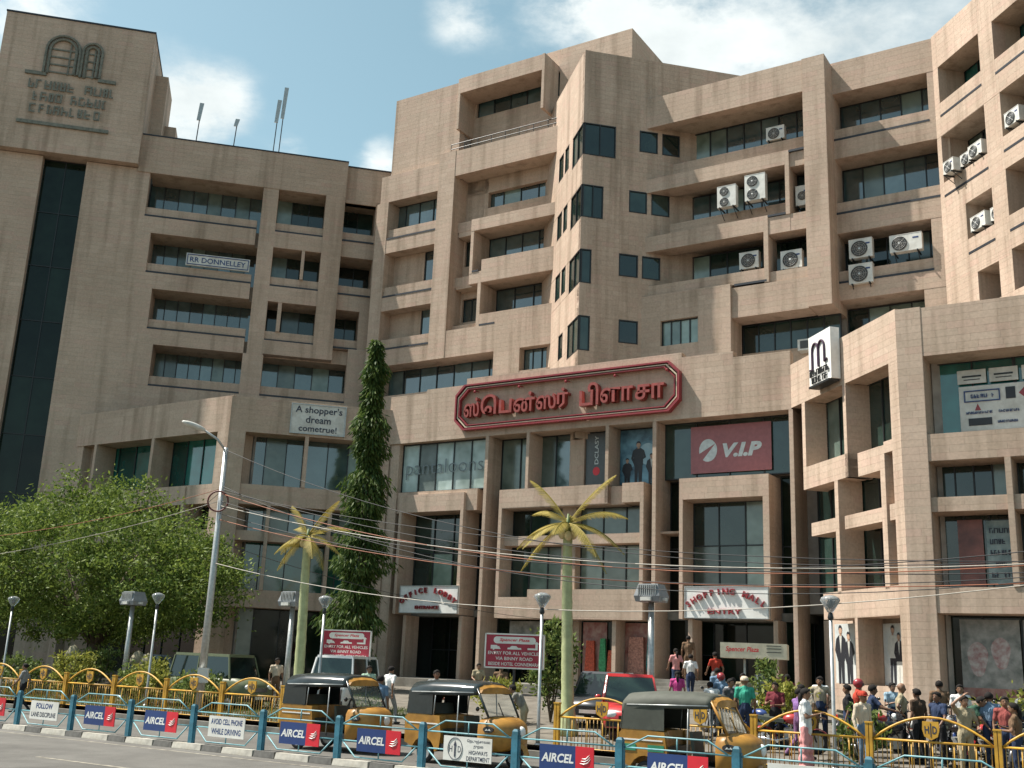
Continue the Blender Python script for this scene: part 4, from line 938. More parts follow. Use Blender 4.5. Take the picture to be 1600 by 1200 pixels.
# rooftop aerials
for i, (u, v, z0, z1, hgt, lab) in enumerate(((4.1,2,32,35.7,1.2,'leaning panel aerial nearest the tower box'),(6.38,2,32,34.95,.5,'short thin aerial in the middle of the roof'),(8.85,2,32,36.7,1.6,'twin pole aerial, left one at the roof'),(9.2,2.1,32,37.7,2.2,'tallest panel aerial on the left roof'))):
    e = empty('roof_aerial', FT.p(u, v, z0), RAD(AZ_A), lab, 'aerial', 'aerials on the left roof')
    b = MB(); b.tube([(0,0,0),(.12,0,z1-z0)], .035, 6); b.build('mast', FRAME, e)
    b = MB(); b.taper(-.08,.14,-.12,-.04, z1-z0-hgt, .0,.26,-.12,-.04, z1-z0, M=None); b.build('antenna_panel', STEEL, e)
# ================================================================== BLUE BARRIER: posts, and a panel with its board in every bay
def post_mesh():
    b = MB()
    b.box(-.06, .06, -.05, .05, 0, .86); b.taper(-.06,.06,-.05,.05,.86,-.035,.035,-.03,.03,.90)
    b.box(-.085,-.06,-.03,.03,0,.80); b.box(.06,.085,-.03,.03,0,.80); return b.mesh('post', TEAL_PAINT)
PIPE = plain_mat('barrier_pipe_paint', (0.15,0.34,0.38), .45, var=.2, scale=9, dirt=.35)
def pipe_mesh():
    b = MB(); r = .016
    for z in (.745, .43): b.tube([(.08,0,z),(2.05,0,z)], r, 6)
    b.tube([(.12,0,.75),(.53,0,.955),(1.62,0,.955),(1.98,0,.75)], r, 6); b.tube([(.12,0,.42),(.47,0,.125),(1.66,0,.125),(1.98,0,.42)], r, 6)
    b.tube([(1.07,0,.955),(1.07,0,.74)], r*.9, 6); b.tube([(1.07,0,.30),(1.07,0,.125)], r*.9, 6)
    return b.mesh('rail', PIPE, True)
pm, rm = post_mesh(), pipe_mesh()
kinds = {-1:'a', 0:'follow', 1:'a', 2:'a', 3:'avoid', 4:'a', 5:'a', 6:'hd', 7:'a', 8:'a', 9:'w', 10:'a', 11:'a', -2:'a'}
bar_lab = {-2:'far left', -1:'at the left edge of the picture', 1:'right of the lane discipline board', 2:'left of the cell phone board', 4:'right of the cell phone board, before the first rickshaw', 5:'between the first and second rickshaw', 7:'right of the highways board', 8:'before the grey hooded rickshaw'}
BW = plain_mat('board_white', (0.72,0.71,0.66), .5, var=.05, dirt=.25)
for k in range(-2, 12):
    s0 = -6.35 + 2.127*k
    where = bar_lab.get(k, {0:'holding the lane discipline board', 3:'holding the cell phone board', 6:'holding the highways board', 9:'in the lower right corner with a plain board'}.get(k, 'just past the right edge' if k == 10 else 'farther past the right edge'))
    e = empty('barrier_section', S(s0, 0, .06), RAD(AZ_B), 'blue tubular road barrier section ' + where, 'barrier', 'blue barrier sections along the road'); e.rotation_euler[2] += random.uniform(-.008,.008)
    link('post', pm, e); link('rail', rm, e)
    kd = kinds.get(k, 'a')
    b = MB(); b.box(.53, 1.63, -.035, -.02, .25, .69); bo = b.build('board', NAVY if kd == 'a' else BW, e, fix=False); bo.rotation_euler = (random.uniform(-.03,.03), 0, 0)
    T = Matrix(((1,0,0,0),(0,0,-1,-.037),(0,1,0,0),(0,0,0,1)))
    if kd == 'a':
        b = MB(); b.box(1.27, 1.632, -.039, -.019, .249, .691); b.build('red_field', RED_L, bo, fix=False)
        put_text('lettering', 'AIRCEL', T, .90, .47, .66, .155, WHITE, bo, bold=.03, shear=.18)
        b = MB()
        for q in range(3): b.tube([(1.36+q*.02,-.042,.41-q*.005+.045*q),(1.44+q*.02,-.042,.40+.045*q),(1.52,-.042,.43+.05*q),(1.57-q*.01,-.042,.50+.03*q)], [.003,.011,.009,.002], 4)
        b.build('swoosh', WHITE, bo)
    elif kd == 'follow':
        put_text('lettering', 'FOLLOW', T, 1.08, .575, .66, .13, NAVY, bo, bold=.03); put_text('lettering', 'LANE DISCIPLINE', T, 1.08, .37, .96, .115, INK, bo, bold=.02)
    elif kd == 'avoid':
        put_text('lettering', 'AVOID CELL PHONE', T, 1.08, .575, .96, .12, NAVY, bo, bold=.02); put_text('lettering', 'WHILE DRIVING', T, 1.08, .37, .9, .125, NAVY, bo, bold=.02)
    elif kd == 'hd':
        b = MB(); P_ = [(.80+.165*math.cos(a), -.04, .47+.195*math.sin(a)) for a in np.linspace(0, 2*math.pi, 25)]; b.tube(P_, .006, 4, caps=False)
        b.box(.785,.815,-.042,-.038,.32,.52); b.add([(.765,-.042,.52),(.835,-.042,.52),(.80,-.042,.62)], [(0,1,2)]); b.build('arrow_roundel', INK, bo, fix=False)
        put_text('lettering', 'H', T, .70, .46, .07, .11, INK, bo); put_text('lettering', 'D', T, .90, .46, .07, .11, INK, bo)
        for t, y, w, h in (('\u0bc6நடுஞ்சா\u0bb2ை', .62, .52, .075), ('துறை', .52, .22, .06), ('HIGHWAYS', .42, .42, .075), ('DEPARTMENT', .31, .52, .08)): put_text('lettering', t, T, 1.33, y, w, h, INK, bo, bold=.012)
e = empty('barrier_section', S(-6.35+2.127*12, 0, .06), RAD(AZ_B), 'last blue barrier post past the right edge', 'barrier', 'blue barrier sections along the road'); link('post', pm, e)

# ================================================================== YELLOW ARCHED FENCE
def ybars():
    b = MB(); b.box(-.07, -.008, -.05, .05, 0, 1.10); b.box(.008, .07, -.05, .05, 0, 1.10); b.box(-.08, .08, -.06, .06, 1.10, 1.13); return b.mesh('post', YELLOW)
YD = plain_mat('fence_inner_bars', (0.40,0.24,0.07), .6, var=.35, scale=9)
def ypanel():
    b = MB(); r = .022; L_ = 2.30
    P_ = [(.08+L_*i/14, 0, .80+.48*math.sin(math.pi*i/14)**.85*1.0) for i in range(15)]
    b.tube(P_, .026, 6); b.tube([(.07,0,.80),(2.40,0,.80)], .026, 6); b.tube([(.07,0,.10),(2.40,0,.10)], .022, 6)
    return b.mesh('rail', YELLOW, True)
def ybar(r, mat):
    b = MB(); b.tube([(0,0,0),(0,0,.68)], r, 5); return b.mesh('bar', mat, True)
def yslat():
    b = MB(); b.box(-.026,.026,-.008,.008,0,.66); return b.mesh('inner_bar', YD)
def emblem():
    b = MB(); P_ = [(-.155,.36),(.155,.36),(.165,.2),(.13,.07),(0,.0),(-.13,.07),(-.165,.2)]; b.prism(P_, -.02, .02); return b.mesh('emblem', YELLOW)
yp, yr, yb1, yb2, ye = ybars(), ypanel(), ybar(.014, YELLOW), ybar(.011, YD), emblem()
TS = Matrix(((1,0,0,0),(0,0,-1,0),(0,1,0,0),(0,0,0,1)))
YO = Vector((-14.21, 37.52))
FY = Frame((YO.x, YO.y), AZ_B)
def fence_section(u, lab, last=False):
    e = empty('fence_section', FY.p(u, 0, .14), RAD(AZ_B), 'yellow arched metal fence section ' + lab, 'fence', 'yellow arched fence sections')
    link('post', yp, e)
    if last: return
    link('rail', yr, e); q = link('emblem', ye, e); q.location = (1.23, -.03, .84)
    for c, x in (('H', -.075), ('D', .075)):
        t = put_text('letter', c, TS, x, .2, .085, .15, INK, q, bold=.02); t.location = (0, -.024, 0)
    b = MB(); b.box(-.008,.008,-.026,-.02,.06,.33); b.build('letter_divider', INK, q, fix=False)
    for i in range(5): o = link('bar', yb1, e); o.location = (.42+.41*i, 0, .11)
    for i in range(22): o = link('inner_bar', yb2, e); o.location = (.13+.105*i+random.uniform(-.008,.008), .06, .11); o.rotation_euler = (0, random.uniform(-.012,.012), 0)
pos_l = [(-5.1,'past the left edge'),(-2.65,'at the left edge'),(-0.22,'behind the walking man at the left'),(2.22,'behind the left advertising boards'),(4.66,'left of the street light pole'),(7.10,'just left of the first rickshaw')]
for u, lab in pos_l: fence_section(u, lab)
fence_section(9.55, 'end post behind the first rickshaw', True)
for u, lab in [(18.55,'right of the gap, in front of the red car'),(21.03,'behind the grey hooded rickshaw'),(23.5,'in front of the woman in white and pink'),(25.98,'left of the man raising his arm'),(28.45,'at the right edge'),(30.9,'past the right edge')]: fence_section(u, lab)
fence_section(33.4, 'end post past the right edge', True)

# ================================================================== POLES, LAMPS, CABLES
def lamp_post(s, t, h, label):
    z = ground_z(t); e = empty('lamp_post', S(s, t, z), 0, label, 'lamp post', 'slender lamp posts with glass cones'); H_ = h - z
    b = MB(); b.tube([(0,0,0),(0,0,.5),(0,0,H_-.45)], [.06,.045,.04], 8); b.lathe([(.11,0),(.11,.04),(.06,.10)], 10); b.build('pole', STEEL, e, True)
    b = MB(); b.lathe([(.05,H_-.5),(.07,H_-.46),(.05,H_-.36),(.04,H_-.34)], 10); b.build('collar', FRAME, e, True)
    b = MB(); b.lathe([(.06,H_-.34),(.22,H_-.08),(.20,H_-.02),(.10,H_+.03),(.001,H_+.045)], 14); b.build('glass_cone', LAMPGLASS, e, True)
    b = MB(); b.sphere((0,0,H_-.15), (.06,.06,.1), 8, 6); b.build('bulb', WHITE, e, True)
    return e
m, nt, bs = new_mat('lamp_glass'); bs.inputs['Base Color'].default_value = (.75,.8,.82,1); bs.inputs['Roughness'].default_value = .08; bs.inputs['Transmission Weight'].default_value = .75; bs.inputs['IOR'].default_value = 1.3; LAMPGLASS = m
lamp_post(5.12, 6.6, 3.9, 'slender lamp post beside the right red vehicle sign'); lamp_post(12.46, 6.75, 3.86, 'slender lamp post in front of the suited figures poster')
lamp_post(-3.46, 8.0, 3.9, 'slender lamp post beside the tall conical tree'); lamp_post(-11.06, 8.0, 3.98, 'slender lamp post left of the street light pole'); lamp_post(-19.2, 8.0, 3.84, 'slender lamp post at the left edge under the tree')
def flood_post(s, t, h, label):
    z = ground_z(t); e = empty('flood_lamp_post', S(s, t, z), RAD(AZ_B), label, 'lamp post', 'thick posts with box lamps'); H_ = h - z
    b = MB(); b.tube([(0,0,0),(0,0,H_-.5)], [.11,.085], 10); b.lathe([(.17,0),(.17,.05),(.11,.09)], 10); b.build('pole', STEEL, e, True)
    b = MB(); b.taper(-.36,.36,-.30,.30,H_-.5,-.40,.40,-.34,.34,H_-.34); b.taper(-.40,.40,-.34,.34,H_-.34,-.30,.30,-.24,.24,H_); b.build('lamp_head', plain_mat('lamp_grey',(0.22,0.235,0.25),.45), e)
    b = MB()
    for k in range(9): b.box(-.27+k*.066, -.245+k*.066, -.345, -.24, H_-.32, H_-.03)
    b.build('louvre', STEEL, e, fix=False)
    b = MB(); b.box(-.16,.16,-.42,-.34,H_-.48,H_-.38); b.build('front_lamp', WHITE_D, e, fix=False); b = MB(); b.box(.36,.46,-.08,.08,H_-.46,H_-.38); b.build('side_lamp', WHITE_D, e, fix=False)
flood_post(6.14, 11.0, 4.5, 'thick box lamp post between the shop pier and mall entrance'); flood_post(-6.85, 10.2, 4.22, 'thick box lamp post beside the left artificial palm'); flood_post(-14.78, 10.0, 4.2, 'thick box lamp post in front of the spreading tree')
# street light pole
z = ground_z(7.0); e = empty('street_light', S(-7.42, 7.0, z), 0, 'tall tapering street light pole carrying cables at the left', 'street light')
b = MB(); b.tube([(0,0,0),(0,0,4),(-.02,0,8.5)], [.13,.11,.08], 10); b.build('pole', STEEL, e, True)
b = MB(); b.tube([(-.02,0,8.4),(-.3,-.15,8.75),(-.75,-.4,9.02)], .04, 6); b.build('arm', STEEL, e, True)
b = MB(); T = Matrix.Translation((-1.0,-.55,9.08)) @ Matrix.Rotation(RAD(30),4,'Z') @ Matrix.Rotation(RAD(14),4,'Y'); b.sphere((0,0,0), (.42,.15,.10), 12, 8, M=T); b.build('lamp_head', WHITE_D, e, True)
b = MB(); P_ = [(-.06+.33*math.cos(a), -.14, 6.7+.33*math.sin(a)) for a in np.linspace(0, 2*math.pi, 21)]; b.tube(P_, .03, 6, caps=False); b.build('cable_coil', plain_mat('rust_red',(0.12,0.03,0.025),.6), e, True)
b = MB(); b.box(-.10,.24,-.22,-.12,1.0,1.45); b.build('junction_box', WHITE_D, e, fix=False)
e2 = empty('street_light', S(27.0, 6.6, ground_z(6.6)), 0, 'street light pole past the right edge holding the cable ends', 'street light')
b = MB(); b.tube([(0,0,0),(0,0,4),(0,0,8.5)], [.13,.11,.08], 10); b.build('pole', STEEL, e2, True)
CAB_B = plain_mat('black_cable', (0.02,0.02,0.022), .6); CAB_R = plain_mat('orange_cable', (0.28,0.09,0.04), .6); CAB_W = plain_mat('grey_cable', (0.36,0.33,0.28), .5)
def cable(p, q, sag, r, mat, label):
    p, q = Vector(p), Vector(q); n = 28
    P_ = [p.lerp(q, i/n) - Vector((0,0,sag*4*(i/n)*(1-i/n))) for i in range(n+1)]
    b = MB(); b.tube(P_, r*.8, 5); tag(b.build('overhead_cable', mat, None, True), label, 'cable', 'cables across the facade')
PT_ = lambda z: S(-7.42, 6.95, z); PR_ = lambda z: S(27.0, 6.6, z)
cabs = [(7.3, 5.2, 1.75, .014, CAB_B, 'black'), (7.15, 5.9, 2.1, .016, CAB_R, 'orange red'), (6.9, 6.6, 2.25, .014, CAB_B, 'black'), (6.75, 5.45, 1.55, .017, CAB_W, 'thick grey'), (6.5, 5.6, 1.9, .013, CAB_B, 'black'), (7.4, 6.3, 2.9, .013, CAB_B, 'black'), (7.2, 4.9, 1.2, .012, CAB_B, 'black'), (6.3, 5.15, 1.6, .014, CAB_R, 'orange red'), (4.9, 6.2, 2.0, .015, CAB_W, 'low grey'), (8.6, 6.0, 2.6, .012, CAB_B, 'black')]
CABLAB = ['black cable, lowest of the dark ones at the left pole top', 'orange red cable, upper of two crossing the facade', 'black cable dipping below the upper orange one', 'thickest grey cable sagging across the middle of the facade', 'black cable just under the thick grey one', 'black cable with the deepest sag of the bundle', 'thin black cable, tightest of the bundle', 'orange red cable, lower of two crossing the facade', 'low grey cable passing under the office lobby board', 'black cable leaving the very top of the left pole']
for i, (za, zb, sg, r, mt, c) in enumerate(cabs):
    lab = CABLAB[i]
    cable(PT_(za), PR_(zb), sg, r, mt, lab)
cable(PT_(7.3), S(-40, 8, 7.2), 1.2, .014, CAB_R, 'orange red cable running left through the tree top'); cable(PT_(6.9), S(-40, 8.5, 5.6), 1.0, .014, CAB_W, 'pale cable running left across the tree crown'); cable(PT_(7.2), S(-30, 19, 6.0), .6, .012, CAB_B, 'black cable from the left pole toward the tower')
cable(PT_(5.6), S(-3.0, 24, 4.0), .5, .012, CAB_B, 'black cable dropping from the left pole behind the palm')

# ================================================================== VEGETATION
def leaf_mat(name, c0, c1, trans=.35):
    m, nt, b = new_mat(name); N = nt.nodes.new; L = nt.links.new
    geo = N('ShaderNodeNewGeometry'); r = N('ShaderNodeValToRGB'); r.color_ramp.elements[0].color = (*c0,1); r.color_ramp.elements[1].color = (*c1,1)
    L(geo.outputs['Random Per Island'], r.inputs[0]); L(r.outputs[0], b.inputs['Base Color']); b.inputs['Roughness'].default_value = .6; b.inputs['Specular IOR Level'].default_value = .2
    tr = N('ShaderNodeBsdfTranslucent'); L(r.outputs[0], tr.inputs[0]); mx = N('ShaderNodeMixShader'); mx.inputs[0].default_value = trans
    out = nt.nodes['Material Output']; L(b.outputs[0], mx.inputs[1]); L(tr.outputs[0], mx.inputs[2]); L(mx.outputs[0], out.inputs[0]); return m
LEAF = leaf_mat('tree_leaf', (0.05,0.095,0.018), (0.21,0.27,0.055)); LEAF_D = leaf_mat('ashoka_leaf', (0.025,0.06,0.016), (0.12,0.17,0.04)); LEAF_Y = leaf_mat('croton_leaf', (0.14,0.17,0.03), (0.34,0.33,0.07)); LEAF_G = leaf_mat('shrub_leaf', (0.07,0.12,0.03), (0.18,0.22,0.06))
BARK = plain_mat('bark', (0.10,0.075,0.05), .9, var=.4, scale=8)
rng = np.random.default_rng(5)
def leaves(name, C, D, length, width, mat, parent, droop=0.0):
    """many small folded leaf blades; C centres, D directions"""
    n = len(C); D = D / np.linalg.norm(D, axis=1)[:, None]; D[:, 2] -= droop; D /= np.linalg.norm(D, axis=1)[:, None]
    A = rng.normal(size=(n, 3)); W = np.cross(D, A); W /= np.linalg.norm(W, axis=1)[:, None]; Nn = np.cross(D, W)
    l = length*rng.uniform(.65, 1.35, n)[:, None]; w = width*rng.uniform(.7, 1.3, n)[:, None]
    V = np.stack([C, C + D*l*.45 + W*w*.5 + Nn*w*.12, C + D*l, C + D*l*.45 - W*w*.5 + Nn*w*.12], 1).reshape(-1, 3)
    me = bpy.data.meshes.new(name); me.vertices.add(4*n); me.vertices.foreach_set('co', V.ravel())
    me.loops.add(4*n); me.loops.foreach_set('vertex_index', np.arange(4*n)); me.polygons.add(n); me.polygons.foreach_set('loop_start', np.arange(0, 4*n, 4)); me.materials.append(mat); me.update(calc_edges=True)
    return link(name, me, parent)
def clumps(nc, shape, per, rad):
    """leaf centres gathered in clumps near the surface of a crown"""
    out = []; 
    for i in range(nc):
        c = shape(); k = int(per*rng.uniform(.5, 1.5)); g = rng.normal(size=(k, 3))*rad*rng.uniform(.6, 1.3); g[:, 2] *= .6; out.append(c + g)
    return np.concatenate(out)
def big_tree():
    z = ground_z(13); base = S(-21.0, 13.2, z); e = empty('shade_tree', base, RAD(AZ_B), 'wide spreading green shade tree in front of the left podium', 'tree')
    b = MB(); b.tube([(0,0,0),(.1,0,1),(.05,.1,2.1)], [.34,.28,.24], 9)
    for k in range(9):
        a = k*2*math.pi/9+.3; R_ = random.uniform(3.0, 6.0); p1 = (math.cos(a)*R_*.35, math.sin(a)*R_*.25, 3.2+random.random()*.5); p2 = (math.cos(a)*R_*1.0, math.sin(a)*R_*.6, 4.6+random.random()*1.6)
        b.tube([(.05,.1,1.6), p1, ((p1[0]+p2[0])/2+.2,(p1[1]+p2[1])/2,(p1[2]+p2[2])/2+.3), p2], [.15,.11,.07,.03], 7)
    b.build('trunk', BARK, e, True)
    def shape():
        while True:
            p = rng.normal(size=3); p /= np.linalg.norm(p); r = rng.uniform(.45, 1.0)**.6
            q = np.array([p[0]*7.6*r, p[1]*4.6*r, p[2]*3.5*r])
            bumpy = 1+.18*math.sin(q[0]*1.3+1)+.12*math.sin(q[1]*2.1)
            q[2] = q[2]*bumpy*(1-.04*abs(q[0]+1)) + 5.1 - .02*q[0]**2
            if q[2] > 1.9: return q
    C = clumps(560, shape, 115, .42); leaves('crown', C, rng.normal(size=(len(C),3))+np.array([0,0,.1]), .20, .08, LEAF, e, .1)
big_tree()
def ashoka():
    z = ground_z(18); base = S(-11.05, 18.6, z); e = empty('ashoka_tree', base, 0, 'tall narrow conical ashoka tree before the inner corner', 'tree')
    H_ = 16.1 - z; b = MB(); b.tube([(0,0,0),(0.05,0,5),(0,0.05,10),(.05,0,H_-.2)], [.16,.12,.08,.02], 8); b.build('trunk', BARK, e, True)
    n = 17000; t = rng.uniform(0, 1, n)**1.15; zz = 1.0 + t*(H_-1.0)
    lump = 1+.25*np.sin(zz*2.3+1)+.2*np.sin(zz*5.1)
    R_ = (1.0*(1-t)**.62+.10)*lump*np.where(t < .12, .75+t*2, 1); a = rng.uniform(0, 6.283, n); ang = 1+.22*np.sin(a*3+zz*1.4)+.14*np.sin(a*5-zz*2.2); rr = R_*ang*rng.uniform(.35, 1.05, n)
    C = np.stack([np.cos(a)*rr - .12*(1-t)*3*(zz < 6)*(6-zz)/6, np.sin(a)*rr, zz], 1)
    D = np.stack([np.cos(a)*.5, np.sin(a)*.5, -np.ones(n)*.9], 1)+rng.normal(size=(n,3))*.28
    leaves('crown', C, D, .32, .08, LEAF_D, e)
    b = None
ashoka()
def palm(s, t, h, label, sc_=1.0, rot=0.0):
    z = ground_z(t); e = empty('artificial_palm', S(s, t, z), RAD(AZ_B)+rot, label, 'palm', 'decorative artificial coconut palms')
    TRK = MATS.get('palm_trunk') or plain_mat('palm_trunk', (0.36,0.39,0.20), .6, var=.18, scale=5); FR_ = MATS.get('palm_frond') or leaf_mat('palm_frond', (0.20,0.17,0.035), (0.40,0.31,0.08), .3); NUT = MATS.get('coconut') or plain_mat('coconut', (0.60,0.52,0.30), .5)
    H_ = h - z; b = MB(); n = 26
    P_ = []; R_ = []
    for i in range(n+1):
        f = i/n; P_.append((.16*math.sin(f*1.6)*-1+.16, .05*math.sin(f*3), f*H_)); base = (.30-.12*min(1, f*7)) if f < .14 else .185-.055*f; R_.append(base*(1.05 if i % 2 else .985))
    b.tube(P_, R_, 12); b.build('trunk', TRK, e, True)
    top = Vector(P_[-1])
    b = MB(); b.tube([top, top+Vector((0,0,.55*sc_))], [.11,.03], 8); b.build('bud', plain_mat('palm_bud',(0.10,0.14,0.04),.6) if not MATS.get('palm_bud') else MATS['palm_bud'], e, True)
    specs = [(10,1.25,1.0),(165,1.2,1.0),(28,.55,1.3),(150,.62,1.15),(100,.6,.9),(172,.12,1.2),(12,.05,1.2),(215,.0,1.0),(-40,-.1,1.05),(190,-.35,1.0),(-15,-.4,.95),(265,.15,.8)]
    for a, up, L_ in specs:
        a = RAD(a); L_ = L_*1.38*sc_; d = Vector((math.cos(a), math.sin(a)*.9, 0)); pts = []; 
        for i in range(13):
            f = i/12; pts.append(top + Vector((0,0,.3*sc_)) + d*L_*f*(1-.12*f) + Vector((0,0,L_*(up*1.15*f-.52*f*f))))
        b = MB(); b.tube(pts, [.022*(1-.8*i/12)+.004 for i in range(13)], 5)
        for i in range(1, 12):
            tdir = (pts[i+1 if i < 12 else 12]-pts[i-1]).normalized(); side = tdir.cross(Vector((0,0,1))).normalized()
            for q in range(4):
                p = pts[i].lerp(pts[min(i+1,12)], q*.25); ll = (.33*sc_*math.sin(math.pi*min(1,(i+q*.25)/12*.9+.12))+.06)*random.uniform(.8,1.1)
                for sg in (1,-1):
                    tip = p + side*sg*ll*.72 + tdir*ll*.55 + Vector((0,0,-ll*.42)); w = tdir*.014*sc_
                    b.add([p-w, p+w, p.lerp(tip,.6)+w*.9, tip, p.lerp(tip,.6)-w*.5], [(0,1,2,3,4)])
        b.build('frond', FR_, e, fix=False)
    for k in range(4):
        a = k*1.5+3.6; b = MB(); b.sphere(top+Vector((.16*math.cos(a),.16*math.sin(a),.02-.05*(k%2))), (.11,.11,.14), 9, 7); b.build('coconut', NUT, e, True)
palm(-5.80, 9.5, 5.75, 'artificial palm with yellow fronds, the left one by the tall conical tree', .92)
palm(4.30, 9.3, 5.75, 'artificial palm with yellow fronds, the right one before the middle bay', 1.12, .2)
def shrub(s, t, rs, h, mat, label, n=900, z0=None, L_=.16, flat=1.0, name='shrub'):
    z = ground_z(t) if z0 is None else z0; e = empty(name, S(s, t, z), 0, label, 'shrub')
    b = MB()
    for k in range(6):
        a = k*1.05; b.tube([(0,0,0),(math.cos(a)*rs*.3,math.sin(a)*rs*.3,h*.4),(math.cos(a)*rs*.6,math.sin(a)*rs*.6,h*.8)], [.03,.02,.008], 5)
    b.build('stem', BARK, e)
    def shape():
        p = rng.normal(size=3); p /= np.linalg.norm(p); r = rng.uniform(.5, 1.0); return np.array([p[0]*rs*r, p[1]*rs*r*flat, h*.52+p[2]*h*.46*r])
    C = clumps(max(8, n//26), shape, 26, rs*.16); C[:, 2] = np.maximum(C[:, 2], .03); leaves('foliage', C, rng.normal(size=(len(C),3))+np.array([0,0,.5]), L_, L_*.45, mat, e)
    return e
shrub(2.25, 12.2, .75, 3.15, LEAF_G, 'tall dark leafy shrub behind the right red vehicle sign', 2600)
shrub(1.1, 11.0, .75, 1.35, LEAF_Y, 'low yellow green shrub under the right red vehicle sign', 1100); shrub(9.8, 11.2, .75, 1.75, LEAF_Y, 'yellow green shrub below the cream directional sign', 1500)
shrub(8.6, 13.6, .6, 2.0, LEAF_G, 'taller shrub directly under the cream directional sign', 1100); shrub(12.75, 7.9, .5, 1.25, LEAF_G, 'small green shrub between the woman and the red capped man', 700)
shrub(15.9, 11.2, 1.3, 1.6, LEAF_Y, 'wide yellow green shrub at the right edge', 1700); shrub(-16.2, 8.8, .8, 1.75, LEAF_Y, 'bright yellow green shrub left of the box lamp post', 1500)
shrub(-11.9, 8.8, .85, 1.5, LEAF_Y, 'round yellow green shrub beside the left slender lamp', 1500); shrub(-19.3, 8.8, 1.0, 1.6, LEAF_G, 'grey green bush at the far left behind the fence', 1400); shrub(-8.9, 8.3, .9, 1.2, LEAF_G, 'low feathery shrub beside the street light pole', 1200)
shrub(-17.6, 11.0, .9, 2.0, LEAF_G, 'dark shrub behind the far left fence', 1000); shrub(-13.5, 9.4, .55, 1.5, LEAF_G, 'slim shrub between the box lamp and slender lamp', 700)
# little lawn strip behind the fence
n = 26000; C = np.stack([rng.uniform(-24, -2, n), rng.uniform(6.9, 13, n), np.zeros(n)], 1); W_ = np.array([[*S(x, t, ground_z(t)+.004)] for x, t, _ in C]); leafg = leaves('grass', W_, rng.normal(size=(n,3))*.35+np.array([0,0,1]), .09, .02, LEAF_G, None); tag(leafg, 'rough grass growing behind the left fence', 'grass', kind='stuff')
# round-headed garden ornaments
ORN = plain_mat('ornament_stone', (0.26,0.23,0.15), .8, var=.2)
for s, t, h, lab in ((-17.9,10.0,1.85,'mushroom shaped garden ornament behind the yellow green shrub'),(-14.86,10.6,1.7,'mushroom shaped garden ornament left of the box lamp post'),(-14.3,10.6,1.62,'small mushroom ornament right of the box lamp post')):
    e = empty('garden_ornament', S(s,t,ground_z(t)), 0, lab, 'ornament', 'mushroom garden ornaments'); b = MB(); b.lathe([(.12,0),(.09,h*.35),(.08,h*.72)], 10); b.build('stalk', ORN, e, True); b = MB(); b.lathe([(.06,h*.66),(.30,h*.70),(.27,h*.82),(.15,h*.95),(.001,h)], 14); b.build('cap', ORN, e, True)
# ------------------------------------------------------------------ free-standing signs
def vehicle_board(s, t, z0, z1, w, label):
    z = ground_z(t); e = empty('vehicle_entry_sign', S(s, t, z), RAD(AZ_B)+RAD(20), label, 'sign', 'red vehicle entry signs'); a, c = z0-z, z1-z; h = c-a
    b = MB(); b.box(-w/2, w/2, -.03, .03, a, c); p = b.build('panel', RED_D, e, fix=False)
    b = MB(); r = .035
    for q in ((-w/2,w/2,a,a+r),(-w/2,w/2,c-r,c),(-w/2,-w/2+r,a,c),(w/2-r,w/2,a,c)): b.box(q[0]-.003,q[1]+.003,-.042,.042,q[2]-.002,q[3]+.002)
    b.build('border', BW, e, fix=False)
    b = MB(); b.tube([(0,.05,0),(0,.05,a+.1)], .04, 8); b.build('post', FRAME, e)
    T = Matrix(((1,0,0,0),(0,0,-1,-.037),(0,1,0,0),(0,0,0,1)))
    b = MB(); N_ = 10; cz = c-h*.19; hw, hh = w*.30, h*.10
    P_ = [(hw+hh*math.cos(x), -.036, cz+hh*math.sin(x)) for x in np.linspace(-math.pi/2, math.pi/2, N_)]+[(-hw+hh*math.cos(x), -.036, cz+hh*math.sin(x)) for x in np.linspace(math.pi/2, 3*math.pi/2, N_)]
    b.add(P_, [tuple(range(len(P_)))]); b.build('name_oval', BW, p, fix=False); put_text('lettering', 'Spencer Plaza', T @ Matrix.Translation((0,0,.003)), 0, cz, w*.5, h*.11, RED_L, p, bold=.02, shear=.2)
    zi = a+h*.55; b = MB()
    b.box(-w*.40,-w*.29,-.037,-.034,zi,zi+h*.11); b.taper(-w*.29,-w*.23,-.037,-.034,zi,-w*.29,-w*.26,-.037,-.034,zi+h*.08); b.lathe([(.03,-.002),(.03,.002),(.001,.002)],10,M=Matrix.Translation((-w*.35,-.037,zi))@Matrix.Rotation(RAD(90),4,'X'))
    b.taper(-w*.12,w*.12,-.037,-.034,zi,-w*.11,w*.11,-.037,-.034,zi+h*.05); b.taper(-w*.08,w*.06,-.037,-.034,zi+h*.05,-w*.05,w*.03,-.037,-.034,zi+h*.10)
    b.box(w*.22,w*.39,-.037,-.034,zi,zi+h*.05); b.box(w*.35,w*.39,-.037,-.034,zi+h*.05,zi+h*.17); b.add([(w*.32,-.037,zi+h*.17),(w*.42,-.037,zi+h*.17),(w*.37,-.037,zi+h*.24)],[(0,1,2)]); b.build('pictogram', BW, p, fix=False)
    for i, tx in enumerate(('ENTRY FOR ALL VEHICLES', 'VIA BINNY ROAD', 'BESIDE HOTEL CONNEMARA')): put_text('lettering', tx, T, 0, a+h*(.44-.155*i), w*(.88,.62,.86)[i], h*.095, BW, p, bold=.012)
RED_D = plain_mat('vehicle_sign_red', (0.34,0.022,0.045), .45, var=.1, dirt=.2)
vehicle_board(2.85, 9.0, 2.0, 2.96, 1.72, 'red vehicle entry sign on a post left of the right palm'); vehicle_board(-5.2, 11.2, 2.03, 3.02, 1.75, 'red vehicle entry sign half hidden by the conical tree')
